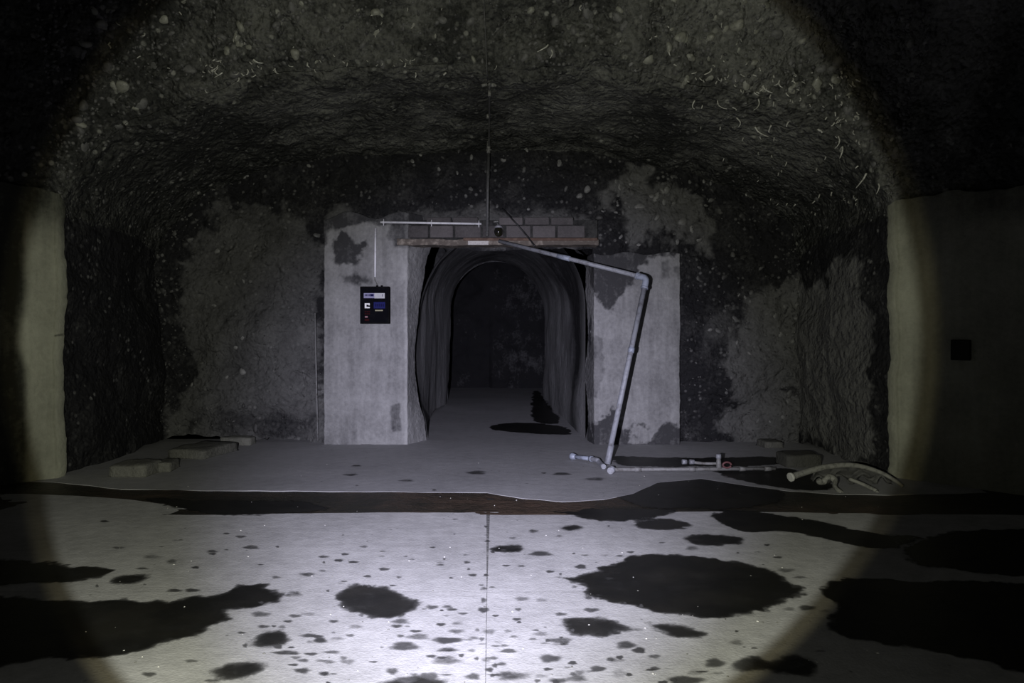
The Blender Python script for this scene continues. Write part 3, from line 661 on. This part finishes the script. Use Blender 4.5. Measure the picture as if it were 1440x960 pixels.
# ------------------------------------------------------------------ puddles and damp spots on the floor
def puddle(pts, label, z=0.0015, res=0.016, soft=0.05, noise_amp=0.075, smooth_it=True, strength=None, group=None):
    if strength is None: strength = 0.74 if any(k in label for k in ('damp', 'small', 'medium', 'rounded', 'flat', 'narrow', 'tiny')) else 1.0
    poly = np.array([F2(*p) for p in (catmull(pts, 6, True) if smooth_it else pts)])
    mn, mx = poly.min(0) - soft * 2, poly.max(0) + soft * 2
    mn[0] = max(mn[0], -5.5); mx[0] = min(mx[0], 5.5); mn[1] = max(mn[1], 2.4)
    n = max(res, (mx - mn).max() / 260)
    xs = np.arange(mn[0], mx[0] + n, n); ys = np.arange(mn[1], mx[1] + n, n)
    X, Y = np.meshgrid(xs, ys, indexing='ij'); P = np.stack([X, Y, np.full_like(X, z)], -1)
    amp_ = min(noise_amp, 0.22 * min(np.ptp(poly[:, 0]), np.ptp(poly[:, 1])))
    sd = sdist(P[..., :2], poly) + amp_ * (fbm(P, 4.0, 4, len(label) * 3, 0.6) + 0.6 * fbm(P, 16.0, 3, len(label) * 5, 0.6))
    wet = np.clip(0.5 + 0.5 * sd / soft, 0, 1); q = grid_faces(*X.shape)
    keep = (wet.ravel()[q] > 0.08).any(1); q = q[keep]
    u, inv = np.unique(q, return_inverse=True)
    o = link('puddle', mesh_np('puddle', P.reshape(-1, 3)[u], inv.reshape(-1, 4), wet.ravel()[u] * strength, 'wet'), M['wet'])
    return tag(o, label, 'puddle', group or 'wet patches on the concrete floor')
def ell(cx, cy, rx, ry, tilt=0.0, n=10):
    return [(cx + rx * math.cos(a_), cy + ry * math.sin(a_) + tilt * math.cos(a_)) for a_ in [2 * math.pi * k / n for k in range(n)]]
puddle([(783, 812), (820, 808), (868, 790), (905, 782), (985, 782), (1040, 790), (1090, 805), (1130, 825), (1138, 835), (1100, 845), (1060, 862), (1010, 868), (960, 862), (900, 855), (850, 845), (825, 835), (815, 825)], 'large dark oval wet patch right of the floor joint')
puddle([(785, 872), (815, 866), (860, 868), (895, 880), (905, 884), (880, 892), (845, 898), (810, 895), (790, 886)], 'medium wet patch just in front of the large oval one')
puddle([(468, 838), (480, 825), (510, 820), (545, 824), (558, 835), (590, 848), (580, 858), (545, 868), (510, 868), (480, 858)], 'rounded wet patch left of the floor joint, alone on pale concrete')
puddle([(-100, 838), (0, 840), (100, 845), (160, 842), (205, 845), (250, 842), (305, 835), (330, 822), (365, 820), (400, 833), (403, 842), (375, 852), (340, 856), (318, 858), (325, 870), (300, 882), (285, 892), (240, 902), (190, 918), (150, 923), (60, 928), (-100, 932)], 'longest wet patch, reaching in from the lower left edge')
puddle([(-60, 788), (60, 790), (110, 795), (160, 797), (150, 808), (110, 818), (40, 822), (-60, 820)], 'wet tongue at the left edge above the longest wet patch')
puddle(ell(182, 815, 33, 8, -3), 'small oval wet patch right of the tongue at the left edge')
puddle(ell(378, 900, 36, 14, -4), 'oval damp patch below the tip of the longest wet patch')
puddle(ell(340, 943, 42, 13, -5), 'oval damp patch with pale middle at the lower edge on the left')
puddle(ell(931, 738, 44, 9), 'flat oval wet patch just before the gutter, right of centre')
puddle(ell(1006, 760, 44, 9), 'flat oval wet patch between gutter and large oval patch')
puddle([(1003, 722), (1040, 717), (1150, 733), (1230, 750), (1290, 755), (1262, 769), (1200, 766), (1120, 748), (1040, 746)], 'long slanting wet patch below the gutter at the right')
puddle([(1160, 830), (1200, 815), (1300, 820), (1460, 830), (1460, 945), (1380, 930), (1300, 915), (1230, 905), (1190, 890), (1172, 870), (1180, 850)], 'broad wet area at the lower right in the dark')
puddle([(1275, 765), (1350, 748), (1470, 750), (1470, 808), (1330, 800), (1280, 790)], 'wet area at the right edge below the dark wall')
puddle([(915, 880), (945, 876), (975, 882), (993, 891), (975, 900), (945, 898)], 'small ragged damp patch under the large oval one')
puddle([(782, 716), (860, 716), (945, 716), (925, 726), (880, 732), (830, 731), (800, 724)], 'brownish wet bulge spilling from the gutter right of the joint')
puddle(ell(803, 742, 21, 5), 'tiny oval wet spot below the brownish gutter bulge')
puddle(ell(713, 772, 25, 6), 'narrow wet spot touching the floor joint')
puddle([(1030, 934), (1060, 924), (1085, 932), (1120, 920), (1150, 936), (1130, 952), (1080, 945), (1045, 944)], 'broken damp patch at the lower right rim of the light')
puddle([(530, 962), (570, 952), (600, 950), (625, 960), (600, 975), (545, 975)], 'damp patch cut by the lower edge left of the joint')
puddle([(200, 700), (300, 704), (430, 706), (460, 716), (400, 722), (330, 724), (285, 722), (240, 712)], 'wet lip along the near side of the gutter at the left')
puddle([(686, 601), (712, 595), (760, 596), (797, 602), (800, 611), (755, 610), (705, 606)], 'black puddle inside the doorway on the tunnel floor', 0.005)
puddle([(752, 592), (748, 570), (750, 552), (758, 551), (772, 570), (788, 592), (775, 596)], 'wet strip along the right foot of the tunnel wall', 0.005)
puddle([(862, 648), (868, 642), (960, 644), (1090, 643), (1098, 652), (1040, 656), (900, 656)], 'dark wet strip on the floor behind the lying pipe', 0.005)
puddle([(1005, 664), (1060, 660), (1110, 660), (1160, 672), (1165, 688), (1110, 688), (1060, 680)], 'dark wet patch between lying pipe and arched tube', 0.005)
puddle([(868, 694), (885, 690), (920, 672), (985, 666), (1050, 676), (1090, 684), (1100, 700), (1060, 712), (1000, 716), (900, 712)], 'dark wet hollow in front of the lying pipe', 0.0022)
z6 = [(300,240,25,7),(372,460,40,14),(565,540,70,14),(385,565,65,20),(605,502,40,10),(745,503,32,13),(960,512,35,12),(1000,617,50,18),(1280,622,40,14),(730,622,24,12),(690,617,12,8),(560,625,65,20),(147,630,38,12),(670,583,20,8),(675,693,35,16),(840,690,80,22),(490,690,40,17),(395,708,50,16),(30,540,30,14),(100,532,35,8),(180,483,35,10),(445,525,55,15),(50,683,25,10),(335,670,30,16),(1095,635,20,9),(1035,710,48,12),(1115,700,45,16),(1200,660,35,14),(1295,680,40,20),(1375,582,30,14),(1320,560,45,18),(825,585,35,10),(570,580,50,10),(795,640,25,8),(585,410,26,7),(502,400,30,9),(632,427,24,6),(560,436,18,5),(965,370,30,9),(880,365,35,10),(537,222,20,5),(535,212,18,4),(215,145,20,6),(135,177,18,5),(170,210,24,5),(105,203,18,5),(290,185,18,4),(45,188,25,5),(645,180,15,4),(505,148,15,4),(390,186,12,3),(230,270,18,6),(675,265,20,6),(815,225,20,4),(880,227,18,4),(1130,230,25,10),(1000,250,20,6),(930,80,22,8),(1040,100,18,5),(1230,182,22,5),(1340,168,18,5),(1295,184,20,4),(600,30,15,3),(730,265,12,6),(1045,430,28,8),(1175,412,35,10),(1415,466,25,8),(120,300,20,6),(80,590,40,8),(425,683,20,6),(1040,540,60,12),(960,175,50,11),(720,322,18,10),(720,372,14,12),(720,412,26,12),(712,535,12,10),(730,60,9,5),(735,122,14,4)]
z5 = [(640,188,45,9),(725,208,25,12),(825,233,18,6),(1295,262,38,9),(1060,148,35,9),(895,165,25,7),(1015,103,25,6),(955,90,15,4),(500,150,30,6),(600,237,30,5),(735,330,35,7),(810,329,35,8),(1245,437,30,8),(1300,430,35,9),(1215,460,22,6),(1110,482,28,8),(1350,540,30,11),(1300,520,40,9),(1205,592,60,10),(1275,668,38,13),(1365,680,25,10),(1100,430,45,12),(1165,275,20,6),(440,38,20,5),(740,118,15,4),(1280,625,28,8),(1365,187,22,7),(1430,203,20,6),(1240,345,40,14)]
z7 = [(400,470,30,12),(320,545,40,18),(430,555,60,26),(600,545,90,40),(50,498,15,7),(655,345,35,10),(590,350,25,8),(725,357,25,8),(580,210,35,8),(630,235,30,5),(550,163,18,4),(478,143,15,3),(510,118,12,4),(240,130,28,9),(130,110,14,3),(215,607,70,16),(250,580,35,12),(105,565,20,8),(400,430,8,4)]
za = [(180,436,40,6),(450,464,40,6),(790,426,50,10),(1200,432,45,7),(1360,457,50,9),(212,488,10,4),(585,510,12,4),(855,554,20,4),(210,393,25,4),(1113,428,14,3),(1065,708,25,8),(685,650,18,3),(1030,478,12,2)]
spots = [(440 + x / 3, 720 + y / 3, a_ / 3, b_ / 3) for x, y, a_, b_ in z6] + [(x / 3, 720 + y / 3, a_ / 3, b_ / 3) for x, y, a_, b_ in z5] + \
        [(880 + x * .389, 720 + y * .389, a_ * .389, b_ * .389) for x, y, a_, b_ in z7] + [(440 + x * .2917, 540 + y * .2917, a_ * .2917, b_ * .2917) for x, y, a_, b_ in za]
for _ in range(150):
    y = 735 + 225 * random.random() ** .7; x = random.gauss(640, 230); k = (y - 700) / 260
    spots.append((x, y, random.uniform(2.5, 8) * (.5 + k), random.uniform(1, 2.6) * (.5 + k)))
V, Fc, W = [], [], []
for x, y, rx, ry in spots:
    z = 0.006 if y < 715 else 0.003 + random.uniform(0, .0012); n0 = len(V); seg = 18; inten = random.uniform(0.42, 0.9); ph = random.uniform(0, 6.28)
    V.append(tuple(on_floor(x, y, z))); W.append(inten)
    for rr, wv_ in ((.45, inten), (.8, inten * .72), (1.3, 0.0)):
        for q in range(seg):
            a_ = 2 * math.pi * q / seg; wob = 1 + .12 * math.sin(3 * a_ + ph) + .08 * math.sin(5 * a_ + 2 * ph)
            V.append(tuple(on_floor(x + rx * rr * wob * math.cos(a_), y + ry * rr * wob * math.sin(a_), z))); W.append(wv_)
    for q in range(seg):
        r_ = (q + 1) % seg; Fc.append((n0, n0 + 1 + q, n0 + 1 + r_))
        for L in (0, 1):
            Fc.append((n0 + 1 + L * seg + q, n0 + 1 + (L + 1) * seg + q, n0 + 1 + (L + 1) * seg + r_, n0 + 1 + L * seg + r_))
me = bpy.data.meshes.new('drip_stains'); me.from_pydata(V, [], Fc); me.update(); smooth(me)
at_ = me.attributes.new('wet', 'FLOAT', 'POINT'); at_.data.foreach_set('value', np.array(W, np.float32))
tag(link('drip_stains', me, M['damp']), 'scattered small dark drip stains on the pale floor', 'stains', kind='stuff')
src = []
for _ in range(130):
    y = random.choice([random.uniform(640, 715), random.uniform(700, 960), random.uniform(730, 960)]); x = random.uniform(120, 1240); p = on_floor(x, y, 0.004 if y < 690 else 0.002)
    src.append((np.array(p), (0, 0, 1), random.uniform(.003, .0075)))
o = gravel('grit', src, [M['chip'], M['block']], None); tag(o, 'tiny pale grit scattered on the floor', 'grit', kind='stuff')
a_ = o.data.attributes.new('tone', 'FLOAT', 'POINT'); a_.data.foreach_set('value', np.full(len(o.data.vertices), .6, np.float32))

# ------------------------------------------------------------------ loose blocks on the floor
def rubble(name, x0, x1, y0, y1, h, rot, label, cat, seed, z0=0.003, mat='block', group=None, tone=0.6, jit=0.02):
    bm = bmesh.new(); cx, cy = (x0 + x1) / 2, (y0 + y1) / 2
    bm_box(bm, -(x1 - x0) / 2, (x1 - x0) / 2, -(y1 - y0) / 2, (y1 - y0) / 2, 0, h)
    bmesh.ops.subdivide_edges(bm, edges=bm.edges[:], cuts=7, use_grid_fill=True)
    co = np.array([v.co[:] for v in bm.verts]) + seed * 3.1
    n = [fbm(co, 5.0, 4, seed + k * 9) for k in range(3)]
    for i, v in enumerate(bm.verts):
        f = 0.0 if v.co.z < 1e-4 else 1.0
        c = sum(1 for q, L in ((abs(v.co.x), (x1 - x0) / 2), (abs(v.co.y), (y1 - y0) / 2)) if q > L - 1e-4) + (v.co.z > h - 1e-4)
        if c >= 2: v.co -= Vector((v.co.x, v.co.y, v.co.z - h / 2)).normalized() * 0.018 * (c - 1) * f
        v.co += Vector((n[0][i] * jit, n[1][i] * jit, n[2][i] * jit * f))
    o = bm_obj(name, bm, M[mat], None, True)
    at2 = o.data.attributes.new('tone', 'FLOAT', 'POINT'); at2.data.foreach_set('value', np.full(len(o.data.vertices), tone, np.float32))
    o.location = (cx, cy, z0); o.rotation_euler.z = rot
    return tag(o, label, cat, group)
def rub(px0, px1, py, h_px, depth, rot, *a, **k):
    A, B = on_floor(px0, py, .003), on_floor(px1, py, .003)
    return rubble('concrete_block', A.x, B.x, A.y, A.y + depth, h_px * A.y / F, rot, *a, **k)
G1 = 'loose blocks along the left foot of the recess'
rub(151, 206, 671, 17, .42, -.05, 'rough broken block nearest of the row at the left', 'block', 1, group=G1)
rub(214, 237, 664, 14, .34, .10, 'small squared block touching the nearest rough block', 'block', 2, group=G1, tone=.5)
rub(240, 300, 645, 13, .75, -.25, 'wide flat slab in the middle of the left row', 'block', 3, group=G1, tone=.45)
rub(309, 353, 626, 11, .22, -.08, 'smooth pale block at the far end of the left row', 'block', 4, group=G1, tone=.7)
rub(1106, 1158, 657, 18, .35, .03, 'dark squared block standing at the right end of the lying pipe', 'block', 5, tone=-.1)
rub(1075, 1103, 630, 9, .3, .1, 'small grey block against the back wall at the right', 'block', 6, tone=.3)

# ------------------------------------------------------------------ leaning pipe
hook = on_plane(702, 339, 9.93); elbow = on_plane(909, 391, 8.75); foot = on_floor(853, 657, 0.003)
pf = empty('leaning_pipe', foot); tag(pf, 'bent galvanised pipe leaning from the floor up to the doorway beam', 'pipe')
R_ = 0.031
dirA = (elbow - hook).normalized(); dirB = (foot - elbow).normalized()
child(tube('upper_pipe', [hook, elbow - dirA * 0.10], 0.027, M['pipe']), pf)
bend = catmull([elbow - dirA * .12, elbow - dirA * .045, elbow + (dirB - dirA) * .012, elbow + dirB * .045, elbow + dirB * .12], 6)
eb = child(tube('elbow', bend, 0.039, M['fitting']), pf)
for c_, d_ in ((elbow - dirA * .12, dirA), (elbow + dirB * .12, dirB)):
    r2 = tube('collar', [c_ - d_ * .012, c_ + d_ * .012], 0.045, M['fitting']); r2.parent = eb
child(tube('lower_pipe', [elbow + dirB * .10, foot - dirB * 0.03 + Vector((0, 0, .02))], R_, M['pipe']), pf)
sl = hook.lerp(elbow, .47); child(tube('sleeve', [sl - dirA * .09, sl + dirA * .09], 0.033, M['fitting']), pf)
j1 = on_plane(888, 492, 8.6); t_ = (j1.z - elbow.z) / (foot.z - elbow.z); jp = elbow.lerp(foot, t_); child(tube('coupling', [jp - dirB * .03, jp + dirB * .03], 0.037, M['fitting']), pf)
jp = elbow.lerp(foot, .93); child(tube('coupling', [jp - dirB * .10, jp + dirB * .12], 0.036, M['pipe']), pf)
# short branch at its foot
q0 = on_floor(808, 642, .05); q1 = on_floor(832, 645, .06); q2 = on_floor(843, 650, .05); q3 = on_floor(849, 656, .04)
br = empty('pipe_branch', q3); tag(br, 'short bluish pipe stub with flared end on the floor left of the leaning pipe', 'pipe')
child(tube('stub', [q0, q0.lerp(q1, .5), q1], 0.024, M['fitting']), br)
child(tube('bend', catmull([q1, q1.lerp(q2, .7) + Vector((0, 0, .015)), q2, q3], 5), 0.028, M['pipe']), br)
d0 = (q0 - q1).normalized(); child(tube('flare', [q0 - d0 * .02, q0 + d0 * .03, q0 + d0 * .05], [.028, .042, .044], M['fitting']), br)
child(tube('collar', [q1 + d0 * .03, q1 - d0 * .01], 0.033, M['fitting']), br)
# pipe lying on the floor
f0, f1 = on_floor(860, 660, 0.045), on_floor(1090, 659, 0.045)
f1.y = f0.y + 0.05; f1.x = (1090 - CX) * f1.y / F
fp = empty('floor_pipe', (f0 + f1) / 2 - Vector((0, 0, .033))); tag(fp, 'thin grey pipe lying along the floor before the right pier', 'pipe')
df = (f1 - f0).normalized()
child(tube('pipe', [f0, f1], 0.019, M['pipe_dull']), fp)
ff = tube('flange', [f0 - df * .012 + Vector((0, -.01, 0)), f0 + df * .02], 0.040, M['pipe']); child(ff, fp)
cap_ = on_floor(858, 661, .045); child(tube('end_cap', [cap_ + Vector((0, -.03, 0)), cap_ + Vector((0, .03, 0))], 0.036, M['pipe'], None, 16), fp)
for k in (.16, .49, .80, .955): c_ = f0.lerp(f1, k); child(tube('coupling', [c_ - df * .035, c_ + df * .035], 0.025, M['pipe_dull']), fp)
vb = f0.lerp(f1, .655)
tee = child(tube('valve_body', [vb, vb + Vector((0, .01, .07)), vb + Vector((0, .012, .125))], [.03, .026, .02], M['pipe_dull']), fp)
child(tube('valve_knob', [vb + Vector((0, .012, .115)), vb + Vector((0, .012, .16))], [.030, .026], M['pipe']), fp)
rw = child(tube('hand_wheel', catmull([vb + Vector((.085 + .045 * math.cos(a_), -.01, .045 + .03 * math.sin(a_))) for a_ in np.linspace(0, 5.9, 10)], 3), .011, M['red'], None, 8), fp); rw['label'] = 'dull red hand wheel'
lv = [vb + Vector((0, .05, .05)), vb + Vector((-.14, .06, .05)), vb + Vector((-.27, .07, .062))]
child(tube('side_branch', catmull(lv, 4), .016, M['pipe_dull']), fp)
for k in (0, .08): child(tube('nut', [lv[2] + Vector((-.03 - k, 0, .003)), lv[2] + Vector((.02 - k, 0, .003))], .027, M['pipe'], None, 8), fp)

# ------------------------------------------------------------------ arched tube with torn pieces at the right
DT = 7.22
def T(px, py, dd=0.0): return on_plane(px, py, DT + dd)
arc = [T(1114, 670, -.05), T(1135, 663), T(1160, 656.5, .03), T(1190, 653.5, .05), T(1215, 656.5, .05), T(1240, 665, .03), T(1258, 675), T(1270, 684, -.05)]
at0 = empty('arched_tube', on_floor(1190, 686, .012)); tag(at0, 'pale tube arched over the floor by the right wall with torn bits below', 'tube')
cp = catmull(arc, 6); nn = len(cp)
child(tube('tube', cp, [0.033 - 0.018 * k / nn for k in range(nn)], M['hose']), at0)
e0 = Vector(cp[0]); de = (Vector(cp[0]) - Vector(cp[1])).normalized()
child(tube('torn_end', [e0 - de * .012, e0 + de * .012, e0 + de * .028], [.036, .046, .043], M['hose_end'], None, 9), at0)
legA = catmull([T(1164, 669, -.03), T(1175, 673, -.04), T(1174, 684, -.14), T(1184, 693, -.23)], 5)
child(tube('leg', legA, .020, M['hose'], None, 8), at0)
legB = [T(1194, 673), T(1214, 681, -.08), T(1233, 690, -.18)]
child(tube('leg', catmull(legB, 4), .018, M['hose'], None, 8), at0)
child(tube('leg', [T(1233, 690, -.18), T(1234, 693.5, -.21)], .016, M['hose'], None, 8), at0)
# crumpled sheet hanging under the arch
cu = np.array(cp[8:36]); nz = 14
SPh = np.zeros((len(cu), nz, 3))
for i in range(len(cu)):
    zf = 0.06 + 0.05 * math.sin(i * .9)
    for j in range(nz):
        SPh[i, j] = cu[i] + np.array([0, 0.03 + 0.05 * math.sin(i * .7 + j * .8) * j / nz, -(cu[i][2] - zf) * j / (nz - 1)])
SPh += 0.03 * np.stack([fbm(SPh, 9, 3, 131 + k) for k in range(3)], -1)
SPh[..., 2] = np.maximum(SPh[..., 2], 0.03)
sh = grid_obj('torn_sheet', SPh, None, M['sheet']); child(sh, at0)
sd_ = sh.modifiers.new('thickness', 'SOLIDIFY'); sd_.thickness = 0.006
pts_ = [T(1150 + 6 * k, 674 + 5 * math.sin(k * 1.7), -.03) for k in range(5)]
child(tube('crumpled_piece', catmull(pts_, 4), [.02 + .012 * abs(math.sin(k * .8)) for k in range(17)], M['hose'], None, 8), at0)

# ------------------------------------------------------------------ control box on the left pier
BX0, BX1 = (506 - CX) * 9.9 / F, (547 - CX) * 9.9 / F
def bz(py): return CAMZ - (py - CY) * 9.9 / F
def bx(px): return (px - CX) * 9.9 / F
cb = empty('control_box', ((BX0 + BX1) / 2, YP, bz(455))); tag(cb, 'black control box with printed labels on the left pier', 'control box')
child(box('enclosure', BX0, BX1, 9.915, YP - 0.005, bz(455), bz(402.5), M['case'], None, 0.006), cb)
pn = child(box('front_panel', BX0 + .016, BX1 - .016, 9.905, 9.918, bz(453), bz(405), M['panel'], None, 0.003), cb)
def prt(name, px0, px1, py0, py1, mat, y=9.903, d=.004, label=None):
    o = box(name, bx(px0), bx(px1), y - d + .002, y + .002, bz(py1), bz(py0), M[mat], None, 0.0)
    o.parent = pn
    if label: o['label'] = label
    return o
prt('label_strip', 511.5, 526.5, 412, 419, 'p_violet', label='violet half of the label strip')
prt('label_strip', 526.5, 541, 412, 419.3, 'p_strip', label='pale grey half of the label strip')
prt('strip_print', 520.5, 525.5, 413.3, 416.5, 'p_ink', 9.900)
for k in range(4): prt('strip_print', 513 + 1.9 * k, 514.1 + 1.9 * k, 413.6, 416.2, 'p_ink', 9.900, .003)
prt('strip_print', 537.5, 538.3, 413.4, 416.8, 'p_ink', 9.900, .003)
# white emblem shaped like a squared C
prt('emblem', 512.9, 515.3, 426.2, 433.2, 'p_white'); prt('emblem', 515.3, 519.9, 426.2, 428.3, 'p_white'); prt('emblem', 515.3, 519.9, 431.3, 433.2, 'p_white')
prt('emblem', 518.2, 519.9, 428.3, 429.2, 'p_white')
prt('blue_label', 525.5, 541.5, 424.5, 433.5, 'p_blue')
for k in range(5): prt('label_print', 527.5 + 2.7 * k, 529.2 + 2.7 * k, 427, 431, 'p_ink', 9.900, .003)
prt('yellow_caption', 527.3, 538.4, 435.5, 437.2, 'p_yellow')
for i in range(3):
    for j in range(2): prt('red_key', 512.8 + 2.7 * i, 514.8 + 2.7 * i, 437 + 3.2 * j, 439 + 3.2 * j, 'p_red')
prt('pink_caption', 513.2, 517, 444.2, 446.4, 'p_pink'); prt('red_key', 512.8, 519, 448, 451, 'p_red')
for px in (529, 535.5): child(tube('cable_gland', [(bx(px), 9.98, bz(402.5) - .005), (bx(px), 9.98, bz(400.6))], .014, M['case']), cb)
# white conduits
def conduit(name, p0, p1, clips, label):
    e = empty(name, p0); tag(e, label, 'conduit', 'white conduits on the pier')
    child(tube('tube', [p0, p1], .0145, M['conduit']), e); d = (Vector(p1) - Vector(p0)).normalized()
    for k in clips:
        c = Vector(p0).lerp(Vector(p1), k); s_ = d.cross(Vector((0, 1, 0)))
        bm = bmesh.new(); tube_into(bm, [c - d * .009, c + d * .009], .022, 10)
        tube_into(bm, [c - s_ * .045 + Vector((0, .012, 0)), c + s_ * .045 + Vector((0, .012, 0))], .006, 6)
        child(bm_obj('clip', bm, M['conduit']), e)
conduit('conduit', on_plane(527.5, 389.5, 10.02), on_plane(528, 321, 10.02), (), 'white upright conduit above the black control box')
conduit('conduit', on_plane(535, 312.3, 10.0), on_plane(677, 314.6, 10.0), (.03, .505, .975), 'white level conduit with clips above the doorway')
cbl = catmull([(bx(529), 9.98, bz(401)), (bx(528), 10.0, bz(398)), on_plane(527, 393, 10.02), on_plane(527.5, 388, 10.02)], 4)
tag(tube('cable', cbl, .006, M['clamp'], None, 8), 'short grey cable between upright conduit and control box', 'cable')

tag(tube('thin_pipe', [on_plane(447, 620, 10.13), on_plane(445, 540, 10.12), on_plane(443, 440, 10.12)], .011, M['pipe_dull'], None, 8), 'thin upright grey pipe against the rock left of the left pier', 'pipe')
# ------------------------------------------------------------------ cable and rod running down the rock on the axis
def surf_pt(px, py):
    best = None
    for PP, NN in ((vault_P, nV), (soffit_P, nS), (back_P, nB)):
        p, n = nearest(PP, NN, px, py); x, y = project(p); e = math.hypot(x - px, y - py) + p[1] * .05
        if best is None or e < best[0]: best = (e, p, n)
    d = best[1][1] - 0.05; return on_plane(px, py, d)
ys = [-25, 0, 20, 45, 65, 85, 97, 105, 112]
tag(tube('hanging_wire', [surf_pt(680.5 + 5 * (y / 118 if y > 0 else 0), y) for y in ys], .006, M['rod'], None, 8), 'thin wire running up the vault face above the rod', 'wire')
rd = empty('service_rod', on_plane(685, 332, 10.0)); tag(rd, 'dark upright rod with pale clamps above the doorway beam', 'rod')
rp = [on_plane(685, 332, 9.98), on_plane(686, 260, 10.02), on_plane(687, 215, 10.05)]
up = [on_plane(687, 215, 10.05)] + [surf_pt(688 + .5 * (170 - y) / 40, y) for y in (195, 180, 168, 155, 145, 135, 126, 118)]
child(tube('lower_rod', rp, .022, M['rod']), rd); child(tube('upper_rod', up, .013, M['rod']), rd)
pp = on_plane(687, 207, 10.03); child(tube('clamp', [pp + Vector((0, -.01, -.08)), pp + Vector((0, -.01, .08))], .026, M['clamp'], None, 8), rd)
pp = on_plane(687, 211, 10.02); child(tube('bolt', [pp + Vector((-.03, -.02, 0)), pp + Vector((.04, -.02, 0))], .010, M['clamp'], None, 8), rd)
pp = surf_pt(686, 163); child(tube('clamp', [pp + Vector((0, 0, -.03)), pp + Vector((0, 0, .03))], .018, M['clamp'], None, 8), rd)
pp = surf_pt(688.5, 131); child(tube('clamp', [pp + Vector((0, 0, -.035)), pp + Vector((0, 0, .035))], .020, M['clamp'], None, 8), rd)
pp = surf_pt(681, 119); child(tube('wing', [pp + Vector((-.03, 0, -.01)), pp + Vector((.03, 0, .005))], .018, M['clamp'], None, 8), rd)
pp = surf_pt(692, 120); child(tube('wing', [pp + Vector((-.05, 0, .005)), pp + Vector((0, 0, .012)), pp + Vector((.05, 0, -.005))], [.012, .030, .012], M['clamp'], None, 10), rd)
# dome lamp
lc = on_plane(701, 324, 9.95); dl = empty('dome_lamp', lc); tag(dl, 'small dark glass dome lamp with pale cap above the doorway', 'lamp')
bm = bmesh.new(); bmesh.ops.create_uvsphere(bm, u_segments=20, v_segments=12, radius=.062, matrix=Matrix.Translation(lc + Vector((0, 0, -.015))) @ Matrix.Diagonal((.95, .95, 1.15, 1)))
child(bm_obj('glass', bm, M['glass'], None, True), dl)
child(tube('cap', [lc + Vector((0, 0, .035)), lc + Vector((0, 0, .055)), lc + Vector((0, 0, .075))], [.058, .05, .025], M['lampcap'], None, 16), dl)
child(tube('stem', [lc + Vector((0, .0, .07)), lc + Vector((-.03, .03, .125))], .010, M['rod'], None, 8), dl)
child(tube('bracket', [lc + Vector((-.065, .02, .12)), lc + Vector((.0, .02, .125))], .010, M['clamp'], None, 8), dl)
child(tube('mount', [lc + Vector((0, .05, 0)), lc + Vector((0, .12, 0))], .05, M['case'], None, 12), dl)
tag(tube('cable', catmull([on_plane(706, 293, 10.1), on_plane(722, 310, 9.96), on_plane(738, 328, 9.93), on_plane(752, 346, 9.80)], 5), .010, M['cable'], None, 8), 'slanting black cable right of the dome lamp', 'cable')
# small dark box on the right flank
yb_ = float(plan_y(np.array([4.60]))) - 0.12
wb = on_plane(1353, 492, yb_); wb.x = (1353 - CX) * yb_ / F
bm = bmesh.new(); bm_box(bm, -.085, .085, -.06, .07, -.10, .10, .008)
ob = bm_obj('wall_box', bm, M['boxdark']); ob.location = wb; ob.rotation_euler.z = math.atan2(-1.15, 1.0)
tag(ob, 'small black box on the dark wall at the far right', 'box')
